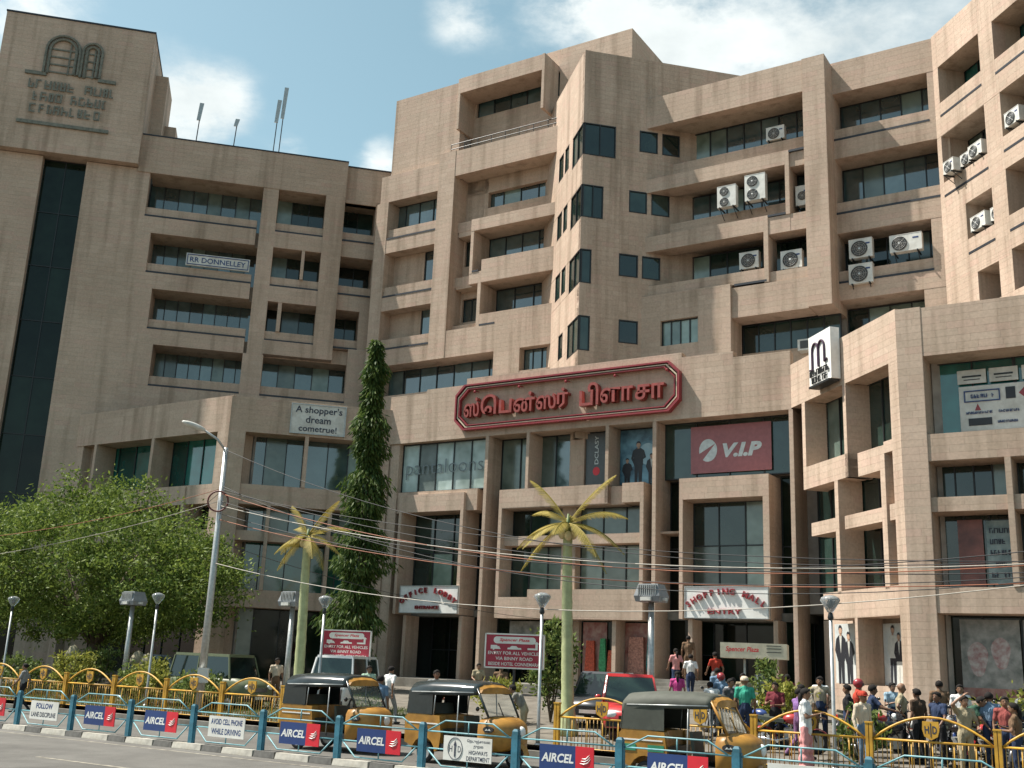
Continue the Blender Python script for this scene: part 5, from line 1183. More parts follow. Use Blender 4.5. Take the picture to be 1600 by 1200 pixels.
z = ground_z(17); e = empty('directional_sign', S(7.0, 17.0, z), RAD(AZ_B)+RAD(15), 'cream box sign with red script on white posts before the mall door', 'sign')
CRM = plain_mat('cream_board', (0.60,0.54,0.40), .5, dirt=.2); b = MB(); b.box(-1.05, 1.05, -.25, .95, 2.62-z, 3.1-z); b.build('panel', CRM, e, fix=False); T = Matrix(((1,0,0,0),(0,0,-1,-.256),(0,1,0,0),(0,0,0,1)))
put_text('lettering', 'Spencer Plaza', T, -.35, 2.88-z, 1.05, .2, RED_L, e, bold=.02, shear=.2)
b = MB(); 
for q in (.15, .06, -.05): b.box(.42, .88, -.258, -.25, 2.87-z+q, 2.89-z+q)
b.build('printed_line', FRAME, e, fix=False)
for x in (-.3, .1): b = MB(); b.tube([(x,0,0),(x,0,2.63-z)], .035, 7); b.build('post', WHITE_D, e, True)
# ================================================================== AUTO-RICKSHAWS
AY = plain_mat('rickshaw_yellow', (0.41,0.20,0.03), .45, var=.15, coat=.2, dirt=.8); HOOD_B = plain_mat('black_hood', (0.025,0.032,0.032), .2, var=.2, spec=.6); HOOD_G = plain_mat('grey_canvas_hood', (0.065,0.07,0.055), .75, var=.15, dirt=.3)
SEAT = plain_mat('seat_vinyl', (0.05,0.06,0.045), .5); TAIL = plain_mat('tail_lamp', (0.45,0.03,0.02), .25); LENS = plain_mat('headlamp', (0.75,0.76,0.74), .1, spec=.8); GREENST = plain_mat('green_stripe', (0.03,0.22,0.12), .4)
SCREEN = bpy.data.materials.new('clear_screen'); SCREEN.use_nodes = True; _b = SCREEN.node_tree.nodes['Principled BSDF']; _b.inputs['Transmission Weight'].default_value = .9; _b.inputs['Roughness'].default_value = .05; _b.inputs['Base Color'].default_value = (.8,.85,.82,1); _b.inputs['IOR'].default_value = 1.1
def wheel(parent, x, y, r, w, rim=STEEL, axis='Y'):
    b = MB(); T = Matrix.Translation((x, y, r)) @ Matrix.Rotation(RAD(90), 4, 'X')
    b.lathe([(r*.62,-w*.5),(r*.86,-w*.5),(r*.97,-w*.32),(r,0),(r*.97,w*.32),(r*.86,w*.5),(r*.62,w*.5)], 18, M=T); t = b.build('wheel', BLACK, parent, True)
    b = MB(); b.lathe([(r*.64,-w*.42),(r*.5,-w*.30),(r*.18,-w*.46),(.001,-w*.46)], 14, M=T); b.lathe([(r*.64,w*.42),(r*.5,w*.30),(r*.18,w*.46),(.001,w*.46)], 14, M=T); b.build('rim', rim, t, True)
    return t
def arch(yh, zs, zt, n=9, k=2.6):
    """hood cross-section from side to side (superellipse)"""
    out = []
    for i in range(n):
        a = math.pi*i/(n-1); c, s_ = math.cos(a), math.sin(a)
        out.append((-yh*math.copysign(abs(c)**(2/k), c), zs+(zt-zs)*abs(s_)**(2/k)))
    return out
def rickshaw(s, t, rz, label, hood, stripe=False):
    e = empty('auto_rickshaw', S(s, t, 0.004), RAD(AZ_B)+rz, label, 'auto rickshaw', 'auto rickshaws waiting behind the barrier')
    # rear body with wheel arches
    wc, wr = -.82, .31
    arc_ = [(wc+wr*math.cos(a), .22+wr*math.sin(a)) for a in np.linspace(RAD(175), RAD(5), 9)]
    poly = [(-1.34,.40),(-1.17,.34)] + arc_ + [(-.40,.32),(-.36,.60),(-.42,.98),(-1.26,1.02),(-1.36,.92)]
    b = MB()
    b.prism(poly, -.64, -.40); b.prism(poly, .40, .64); b.box(-1.33,-.45,-.41,.41,.36,1.0); body = b.build('rear_body', AY, e)
    b = MB(); b.box(-1.375,-1.335,-.5,.5,.45,.9); b.build('engine_lid', AY, body, fix=False)
    for y in (-.5,.5): b = MB(); b.box(-1.39,-1.34,y-.07,y+.07,.72,.86); b.build('tail_lamp', TAIL, body, fix=False)
    b = MB(); b.box(-1.40,-1.37,-.2,.2,.55,.68); b.build('number_plate', BW, body, fix=False)
    for y in (-.648,.635): b = MB(); b.box(-1.30,-.45,y,y+.013,.80,.825); b.build('trim', WHITE, body, fix=False)
    if stripe:
        
        for xa, xb in ((-1.32,-1.0),(-.75,-.42)): b = MB(); b.box(xa,xb,-.652,-.64,.61,.73); b.build('stripe', GREENST, body, fix=False)
    b = MB(); b.box(-.5,1.05,-.58,.58,.26,.34); b.box(-.42,.62,-.62,-.56,.30,.42); b.box(-.42,.62,.56,.62,.30,.42); b.build('floor', BLACK, e, fix=False)
    # front cowl
    def sec(x, yh, z0, z1): return [(x, y, z) for y, z in [(-yh,z0),(-yh*1.02,(z0+z1)/2)]+[(p, q) for p, q in arch(yh, z1-.16, z1, 7)]+[(yh*1.02,(z0+z1)/2),(yh,z0)]]
    b = MB(); b.loft([sec(.60,.63,.30,1.02), sec(.80,.61,.30,1.04), sec(1.0,.52,.34,1.02), sec(1.18,.38,.42,.95), sec(1.30,.20,.52,.82)]); cowl = b.build('front_cowl', AY, e, True)
    b = MB(); b.sphere((1.27,0,.74), (.09,.12,.12), 10, 8); b.build('headlamp', LENS, cowl, True)
    for y in (-.34,.34): b = MB(); b.sphere((1.14,y,.80), (.05,.05,.05), 8, 6); b.build('indicator', TAIL, cowl, True)
    b = MB(); P_ = [(.86+.13*math.cos(a), .78+.065*math.sin(a)) for a in np.linspace(0, 6.283, 17)[:-1]]; b.prism(P_, -.640, -.60); b.build('badge', BLACK, cowl)
    b = MB(); b.prism([(x-.0, z) for x, z in [(.79,.755),(.83,.80),(.86,.77),(.90,.80),(.93,.757),(.90,.765),(.86,.755),(.83,.765)]], -.645, -.63); b.build('badge_mark', BW, cowl)
    b = MB(); b.lathe([(.31,-.1),(.33,-.04),(.33,.04),(.31,.1)], 12, M=Matrix.Translation((1.12,0,.24)) @ Matrix.Rotation(RAD(90),4,'X'), arc=math.pi); b.build('mudguard', AY, e, True)
    wheel(e, 1.12, 0, .22, .10); wheel(e, wc, -.54, .22, .11); wheel(e, wc, .54, .22, .11)
    # windscreen and posts
    b = MB()
    for y in (-.57,.57): b.tube([(.82,y*.98,1.0),(.50,y,1.58)], .026, 6)
    b.tube([(.50,-.57,1.58),(.50,.57,1.58)], .026, 6); b.tube([(.66,0,1.30),(.81,0,1.03)], .012, 5); b.build('windscreen_frame', HOOD_B if not stripe else AY, e, True)
    b = MB(); b.add([(.80,-.55,1.03),(.80,.55,1.03),(.51,.55,1.55),(.51,-.55,1.55)], [(0,1,2,3)]); b.build('windscreen', SCREEN, e, fix=False)
    b = MB(); b.loft([[(.46,y,z) for y, z in arch(.60,1.52,1.70,7)]+[(.46,.58,1.50),(.46,-.58,1.50)], [(.60,y,z) for y, z in arch(.56,1.50,1.62,7)]+[(.60,.54,1.48),(.60,-.54,1.48)]]); b.build('visor', AY, e)
    # hood
    rings = []
    for x, yh, zs, zt in ((-1.33,.60,1.30,1.60),(-1.24,.64,1.36,1.68),(-.7,.655,1.42,1.73),(0,.65,1.44,1.74),(.40,.63,1.46,1.72),(.50,.61,1.48,1.69)):
        o_ = arch(yh, zs, zt, 11, 3.2); i_ = [(y*.965, z-.025) for y, z in reversed(o_)]; rings.append([(x, y, z+random.uniform(-.006,.006)) for y, z in o_+i_])
    b = MB(); b.loft(rings); b.build('hood', hood, e, True)
    b = MB(); x1 = -.62 if not stripe else -.42
    for y in (-.645,.63): b.taper(-1.31,x1,y,y+.015,1.0,-1.25,x1,y,y+.015,1.47)
    b.taper(-1.36,-1.34,-.60,.60,1.0,-1.30,-1.28,-.60,.60,1.45); b.build('hood_side', hood, e)
    b = MB()
    for y in (-.62,.62):
        b.tube([(-.60,y,.98),(-.56,y,1.46)], .014, 6); b.tube([(.04,y,.40),(.06,y,1.47)], .014, 6); b.tube([(-1.2,y*1.03,1.45),(.46,y*1.03,1.50)], .014, 6)
    b.build('post', STEEL, e, True)
    b = MB(); b.box(-.82,-.36,-.55,.55,.56,.72); b.taper(-.98,-.84,-.55,.55,.70,-1.06,-.96,-.55,.55,1.22); b.build('passenger_seat', SEAT, e, fix=False)
    b = MB(); b.box(.02,.30,-.30,.30,.48,.62); b.taper(-.02,.05,-.25,.25,.62,-.06,.0,-.25,.25,1.0); b.build('driver_seat', SEAT, e, fix=False)
    b = MB(); b.tube([(.62,-.30,.98),(.66,0,1.0),(.62,.30,.98)], .018, 6); b.tube([(.66,0,1.0),(.86,0,.6)], .022, 6); b.build('handlebar', STEEL, e, True)
    b = MB(); b.sphere((.62,-.70,1.18), (.02,.07,.05), 8, 6); b.tube([(.66,-.58,1.2),(.62,-.68,1.18)], .008, 4); b.build('mirror', BLACK_G, e, True)
    return e
rickshaw(2.02, 2.75, RAD(2), 'black hooded yellow auto rickshaw, leftmost of three behind the barrier', HOOD_B)
rickshaw(5.85, 2.55, RAD(-2), 'black hooded yellow auto rickshaw in the middle of three', HOOD_B)
rickshaw(11.0, 2.65, RAD(1), 'grey canvas hooded auto rickshaw with green stripe, rightmost of three', HOOD_G, True)

# ================================================================== CARS
def car(s, t, rz, paint, label, L_=3.5, W=1.5, H_=1.5, cat='car', boxy=False, name='parked_car'):
    z = ground_z(t); e = empty(name, S(s, t, z), RAD(AZ_B)+rz, label, cat); hw = W/2; x0, x1 = -L_/2, L_/2
    zb = H_*.56
    def sec(x, yh, z0, z1): return [(x,-yh*.93,z0),(x,-yh,z0+.12),(x,-yh,z1-.12),(x,-yh*.92,z1),(x,yh*.92,z1),(x,yh,z1-.12),(x,yh,z0+.12),(x,yh*.93,z0)]
    b = MB(); nose = zb*.86 if not boxy else zb*.98
    b.loft([sec(x0,hw*.88,.32,zb*.9), sec(x0+.15,hw*.97,.24,zb*.98), sec(x0+L_*.3,hw,.22,zb), sec(x0+L_*.62,hw,.22,zb), sec(x1-.5,hw*.97,.22,nose*1.02), sec(x1-.12,hw*.92,.24,nose*.9), sec(x1,hw*.8,.32,nose*.72)]); body = b.build('body', paint, e, True)
    r0, r1 = (x0+.16, x0+L_*.66) if not boxy else (x0+.08, x0+L_*.80)
    def roof(f): 
        zz = zb-.02+(H_-zb+.02)*f; k = hw*(.93-.15*f); a = r0+.10*f+(.0 if boxy else .08*f); c = r1-(.62 if not boxy else .22)*f
        return [(a,-k,zz),(c,-k,zz),(c,k,zz),(a,k,zz)]
    b = MB(); b.loft([roof(0), roof(.5), roof(.9)]); b.build('cabin_glass', GLASS, e)
    b = MB(); q = roof(.88); top = roof(1.0); b.loft([[Vector(p)+Vector((0,0,0)) for p in q], [Vector(p) for p in top]])
    for i in range(4):
        lo, hi = Vector(roof(0)[i]), Vector(roof(.9)[i]); b.tube([lo, hi], .035, 5)
    for y in (-1, 1):
        m0 = Vector(((r0+r1)/2-.1, y*hw*.935, zb)); m1 = Vector(((r0+r1)/2-.15, y*hw*.80, H_*.97)); b.tube([m0, m1], .03, 5)
    b.build('roof', paint, e)
    for x in (x0+L_*.19, x1-L_*.19):
        for y in (-hw+.09, hw-.09): wheel(e, x, y, .27, .17)
    for y in (-hw*.68, hw*.68):
        b = MB(); b.sphere((x1-.05, y, nose*.74), (.08,.15,.09), 9, 7); b.build('headlamp', LENS, e, True)
        b = MB(); b.box(x0-.012, x0+.06, y-.09, y+.09, zb*.62, zb*.88); b.build('tail_lamp', TAIL, e, fix=False)
        b = MB(); b.sphere((r1-.25, math.copysign(hw+.09, y), zb+.08), (.05,.09,.06), 8, 6); b.build('mirror', paint, e, True)
    b = MB(); b.box(x1-.06, x1+.06, -hw*.85, hw*.85, .28, .42); b.build('bumper', BLACK, e, fix=False); b = MB(); b.box(x0-.06, x0+.05, -hw*.85, hw*.85, .28, .42); b.build('bumper', BLACK, e, fix=False)
    b = MB(); b.box(x1+.055, x1+.075, -.25, .25, .32, .42); b.build('number_plate', BW, e, fix=False); b = MB(); b.box(x0-.075, x0-.055, -.25, .25, .5, .6); b.build('number_plate', BW, e, fix=False)
    b = MB(); b.box(x1-.02, x1+.02, -hw*.45, hw*.45, nose*.58, nose*.72); b.build('grille', BLACK_G, e, fix=False)
    return e
CAR_R = plain_mat('car_red', (0.42,0.02,0.02), .3, var=.05, coat=.5); CAR_D = plain_mat('car_dark', (0.03,0.035,0.04), .3, var=.05, coat=.5); CAR_W = plain_mat('car_white', (0.72,0.72,0.70), .3, var=.04, coat=.5); OLIVE = plain_mat('jeep_olive', (0.10,0.12,0.06), .5, var=.1)
car(5.7, 10.6, RAD(-62), CAR_R, 'red hatchback facing the street behind the arched fence', 3.6, 1.6, 1.62)
car(3.5, 13.2, RAD(-75), CAR_D, 'dark car left of the red hatchback', 3.9, 1.65, 1.5)
car(-4.75, 10.6, RAD(-70), CAR_W, 'white van behind the first rickshaw', 3.4, 1.55, 1.8, 'van', True, 'parked_van')
car(-9.3, 9.6, RAD(4), OLIVE, 'olive jeep with pale window frames beside the street light', 3.5, 1.6, 1.75, 'jeep', True, 'parked_jeep')
car(-14.0, 11.8, RAD(10), CAR_D, 'dark car under the spreading tree', 3.8, 1.6, 1.5)
# ================================================================== MOTORBIKES
def motorbike(s, t, rz, paint, label, lean=.0):
    z = ground_z(t); e = empty('motorbike', S(s, t, z), RAD(AZ_B)+rz, label, 'motorbike', 'motorbikes parked on the forecourt'); e.rotation_euler[0] = lean
    wheel(e, -.62, 0, .29, .10); wheel(e, .64, 0, .29, .085)
    b = MB(); b.tube([(.42,0,.92),(.64,.07,.29)], .022, 6); b.tube([(.42,0,.92),(.64,-.07,.29)], .022, 6); b.tube([(.40,0,.9),(-.05,0,.45),(-.62,.08,.29)], .025, 6); b.tube([(.35,0,.75),(-.45,0,.72),(-.62,-.08,.29)], .022, 6); b.build('frame', BLACK_G, e, True)
    b = MB(); b.sphere((.12,0,.80), (.27,.13,.13), 10, 8); b.build('fuel_tank', paint, e, True)
    b = MB(); b.loft([[(x,-w,z0),(x,w,z0),(x,w*.85,z1),(x,-w*.85,z1)] for x, w, z0, z1 in ((-.80,.09,.80,.86),(-.5,.13,.74,.83),(-.12,.12,.72,.80))]); b.build('seat', SEAT, e)
    b = MB(); b.box(-.12,.22,-.11,.11,.32,.58); b.build('engine', STEEL, e, fix=False)
    b = MB(); b.tube([(.1,-.12,.4),(-.3,-.15,.3),(-.85,-.16,.36)], [.02,.03,.04], 7); b.build('exhaust', CHROME, e, True)
    b = MB(); b.tube([(.28,-.36,1.02),(.40,-.15,.98),(.42,0,.96),(.40,.15,.98),(.28,.36,1.02)], .015, 6); b.tube([(.34,.28,1.0),(.38,.34,1.18)], .007, 4); b.tube([(.34,-.28,1.0),(.38,-.34,1.18)], .007, 4); b.sphere((.38,.36,1.21),(.02,.06,.04),7,5); b.sphere((.38,-.36,1.21),(.02,.06,.04),7,5); b.build('handlebar', BLACK_G, e, True)
    b = MB(); b.sphere((.54,0,.86), (.08,.09,.09), 9, 7); b.build('headlamp', LENS, e, True)
    b = MB(); b.lathe([(.30,-.05),(.325,-.02),(.325,.02),(.30,.05)], 10, M=Matrix.Translation((.64,0,.29)) @ Matrix.Rotation(RAD(90),4,'X'), arc=math.pi); b.build('mudguard', paint, e, True); b = MB(); b.lathe([(.30,-.06),(.33,-.02),(.33,.02),(.30,.06)], 10, M=Matrix.Translation((-.62,0,.29)) @ Matrix.Rotation(RAD(90),4,'X'), arc=math.pi); b.build('mudguard', paint, e, True)
    b = MB(); b.box(-.92,-.86,-.05,.05,.66,.74); b.build('tail_lamp', TAIL, e, fix=False)
    return e
MB_C = [plain_mat('bike_%d' % i, c, .3, coat=.4) for i, c in enumerate(((0.03,0.03,0.035),(0.35,0.03,0.03),(0.03,0.06,0.2),(0.3,0.3,0.3)))]
bk = [(14.35,9.8,80,0,'black motorbike beside the bald man'),(14.9,9.6,85,1,'red motorbike left of the man raising his arm'),(15.4,10.0,78,0,'black motorbike behind the man raising his arm'),(13.9,11.0,95,3,'grey motorbike behind the parked black one'),(12.2,10.9,20,1,'red motorbike under the rider in red'),(13.0,9.1,25,0,'black motorbike under the rider in dark shirt'),(9.6,10.2,160,2,'blue motorbike right of the man in green'),(8.3,11.4,150,0,'black motorbike among the white shirted men'),(7.6,12.2,140,3,'grey motorbike under the helmeted rider'),(10.6,9.4,15,1,'red scooter like motorbike right of the grey rickshaw'),(11.4,12.4,70,0,'black motorbike left of the suited figures poster'),(14.0,12.4,88,2,'blue motorbike in the back row at the right'),(15.0,12.3,84,3,'grey motorbike in the back row at the right'),(9.0,12.6,155,1,'red motorbike at the foot of the mall steps'),(13.3,10.6,92,0,'black motorbike in the middle row beside the grey one'),(15.8,9.0,86,0,'black motorbike nearest the right edge'),(14.6,10.9,90,0,'black motorbike in the second row behind the red one'),(16.4,10.6,90,2,'blue motorbike beside the right edge shrub')]
for s, t, r, c, lab in bk: motorbike(s, t, RAD(r), MB_C[c], lab, RAD(6))
# vendor's wooden stand between the rickshaws
e = empty('vendor_stand', S(1.9, 6.3, ground_z(6.3)), RAD(AZ_B), 'small red framed vendor table between the two black rickshaws', 'table'); WOODR = plain_mat('red_wood', (0.25,0.05,0.03), .6)
b = MB(); b.box(-.4,.4,-.3,.3,1.0,1.05); b.build('table_top', WOODR, e, fix=False)
for x in (-.37,.37):
    for y in (-.27,.27): b = MB(); b.box(x-.025,x+.025,y-.025,y+.025,0,1.0); b.build('leg', WOODR, e, fix=False)
b = MB(); b.box(-.36,.36,-.26,.26,.1,.85); b.build('cloth_cover', plain_mat('beige_cloth',(0.40,0.33,0.24),.9), e, fix=False)
# ================================================================== PEOPLE
SKINS = [plain_mat('skin_%d' % i, c, .55, var=.05) for i, c in enumerate(((0.20,0.105,0.06),(0.26,0.145,0.09),(0.15,0.075,0.045)))]
HAIR = plain_mat('black_hair', (0.014,0.012,0.011), .85, spec=.2); EYE = plain_mat('eye_dark', (0.01,0.008,0.008), .3); LIP = plain_mat('lip', (0.20,0.06,0.05), .5)
CLO = {}
def fabric(name, c):
    m, nt, b = new_mat(name); col, f = ramp_noise(nt, 9, 3, (tuple(x*.72 for x in c), tuple(min(1, x*1.15) for x in c)), stretch=(1.6,1.6,.5))
    nt.links.new(col, b.inputs['Base Color']); b.inputs['Roughness'].default_value = .9; b.inputs['Specular IOR Level'].default_value = .2; bump(nt, b, f, .9, .05); return m
def cloth(c):
    k = tuple(c)
    if k not in CLO: CLO[k] = fabric('cloth_%d' % len(CLO), c)
    return CLO[k]
def capsule(mb, a, b, ra, rb, n=10, flat=1.0):
    a, b = Vector(a), Vector(b); d = b-a
    if d.length < 1e-5: d = Vector((0,0,.001))
    t = d.normalized(); P_ = []; R_ = []
    for k in (0, .35, .7): P_.append(a - t*ra*math.cos(k*math.pi/2)); R_.append(max(.004, ra*math.sin(k*math.pi/2+.02)))
    P_.append(a); R_.append(ra); P_.append(b); R_.append(rb)
    for k in (.7, .35, 0): P_.append(b + t*rb*math.cos(k*math.pi/2)); R_.append(max(.004, rb*math.sin(k*math.pi/2+.02)))
    mb.tube(P_, R_, n)
PEND = []
def person(s, t, face, h, label, shirt, legs, pose='stand', skin=0, hair='short', dz=0.0, extra=None, dress=None, group=None, cap=None, z=None, sleeves='short'):
    """face: heading in degrees, 0 = facing away from the camera, 180 = towards it; one continuous body surface"""
    k = h/1.70; zz = (ground_z(t) if z is None else z) + dz
    e = empty('person', S(s, t, zz), RAD(-face), label, 'person', group)
    J = dict(pel=(0,0,.93), wst=(0,.0,1.08), chs=(0,.0,1.28), nek=(0,-.01,1.45), hd=(0,.025,1.585), shR=(.175,0,1.385), shL=(-.175,0,1.385), hpR=(.09,0,.90), hpL=(-.09,0,.90))
    J.update(elR=(.245,-.03,1.12), elL=(-.245,-.03,1.12), wrR=(.25,.06,.88), wrL=(-.25,.06,.88), knR=(.10,.02,.50), knL=(-.10,.02,.50), anR=(.10,-.02,.09), anL=(-.10,-.02,.09))
    if pose == 'walk': J.update(knR=(.09,.20,.51), anR=(.09,.24,.10), knL=(-.09,-.02,.50), anL=(-.09,-.33,.16), elR=(.25,-.14,1.13), wrR=(.23,-.10,.90), elL=(-.25,.10,1.14), wrL=(-.22,.26,.97))
    if pose == 'armup': J.update(elR=(.36,.16,1.52), wrR=(.12,.18,1.70), elL=(-.27,.05,1.13), wrL=(-.16,.24,1.05))
    if pose == 'phone': J.update(elR=(.25,.08,1.12), wrR=(.08,.30,1.20), elL=(-.25,.05,1.12), wrL=(-.06,.30,1.12))
    if pose == 'lean': J.update(chs=(0,.16,1.24), wst=(0,.06,1.08), nek=(0,.28,1.36), hd=(0,.36,1.47), shR=(.175,.22,1.32), shL=(-.175,.22,1.32), elR=(.24,.36,1.10), elL=(-.24,.36,1.10), wrR=(.2,.50,.92), wrL=(-.2,.50,.92))
    if pose == 'hips': J.update(elR=(.36,-.08,1.17), wrR=(.20,.03,1.0), elL=(-.36,-.08,1.17), wrL=(-.20,.03,1.0))
    if pose == 'ride':
        dzr = -.12
        for q in ('pel','wst','chs','nek','hd','shR','shL','hpR','hpL'): J[q] = (J[q][0], J[q][1]+(.0 if q in ('pel','hpR','hpL') else .06), J[q][2]+dzr)
        J.update(knR=(.22,.38,.66), knL=(-.22,.38,.66), anR=(.20,.18,.28), anL=(-.20,.18,.28), elR=(.30,.22,1.08), elL=(-.30,.22,1.08), wrR=(.32,.48,1.03), wrL=(-.32,.48,1.03))
    if pose == 'sit':
        for q in ('pel','wst','chs','nek','hd','shR','shL','hpR','hpL'): J[q] = (J[q][0], J[q][1], J[q][2]-.45)
        J.update(knR=(.11,.42,.50), knL=(-.11,.42,.50), anR=(.11,.40,.09), anL=(-.11,.40,.09), elR=(.25,.06,.70), elL=(-.25,.06,.70), wrR=(.16,.30,.60), wrL=(-.16,.30,.60))
    V = {q: Vector(p)*k for q, p in J.items()}
    B = []   # (a, b, ra, rb, material slot) 0 shirt 1 legs 2 skin 3 shoe
    def seg(a, b, ra, rb, m): B.append((V[a] if isinstance(a, str) else a, V[b] if isinstance(b, str) else b, ra*k, rb*k, m))
    seg('pel','wst',.135,.125,1 if not dress else 0); seg('wst','chs',.125,.145,0); seg('chs','nek',.13,.06,0); seg('shR','shL',.075,.075,0)
    seg(V['chs']+Vector((.06,0,0))*k, V['wst']+Vector((.05,0,0))*k, .115, .10, 0); seg(V['chs']-Vector((.06,0,0))*k, V['wst']-Vector((.05,0,0))*k, .115, .10, 0)
    seg(V['pel']+Vector((.06,0,0))*k, V['pel']-Vector((.06,0,0))*k, .11, .11, 1 if not dress else 0)
    seg('nek','hd',.052,.055,2)
    hd = V['hd']; seg(hd+Vector((0,.0,.035))*k, hd+Vector((0,.012,-.05))*k, .088, .068, 2); seg(hd+Vector((0,-.02,.03))*k, hd+Vector((0,.0,.03))*k, .09, .086, 2)
    seg(hd+Vector((0,.085,-.005))*k, hd+Vector((0,.10,-.03))*k, .012, .016, 2)
    for q in ('R','L'):
        sg = 1 if q == 'R' else -1
        seg(hd+Vector((sg*.088,-.005,.0))*k, hd+Vector((sg*.09,-.01,-.03))*k, .018, .012, 2)
        mid = V['sh'+q].lerp(V['el'+q], .62)
        if sleeves == 'short': seg('sh'+q, mid, .062, .056, 0); seg(mid, 'el'+q, .043, .038, 2); seg('el'+q, 'wr'+q, .038, .026, 2)
        else: seg('sh'+q, 'el'+q, .062, .048, 0); seg('el'+q, 'wr'+q, .046, .034, 0)
        seg('hp'+q, 'kn'+q, .092, .066, 1); seg('kn'+q, 'an'+q, .062, .045, 1); foot = V['an'+q]+Vector((sg*.015,.15,-.05))*k
        seg(V['an'+q]+Vector((0,-.03,-.045))*k, foot, .042, .036, 3)
    if dress:   # long tunic or skirt: rings of overlapping cones
        ln, fl = dress
        for j in range(6):
            f = j/5; c = V['wst'].lerp(Vector((0,.0,ln*k)), f); w = (.12+fl*f)
            for a in np.linspace(0, 6.283, 9)[:-1]: B.append((c+Vector((math.cos(a)*w*.6,math.sin(a)*w*.42,0))*k, c+Vector((math.cos(a)*w*.62,math.sin(a)*w*.44,-.05))*k, .075*k, .075*k, 0 if f < .35 else 1))
    mb = MB()
    for a, b, ra, rb, m in B: capsule(mb, a, b, ra, rb, 8)
    me = mb.mesh('body_cage', []); recalc(me); o = bpy.data.objects.new('body_cage', me); COL.objects.link(o)
    md = o.modifiers.new('r', 'REMESH'); md.mode = 'VOXEL'; md.voxel_size = .021*k; sm = o.modifiers.new('s', 'SMOOTH'); sm.factor = .5; sm.iterations = 3
    PEND.append((o, e, B, V, k, dict(shirt=shirt, legs=legs, skin=SKINS[skin], hair=hair, cap=cap, extra=extra, pose=pose)))
    return e
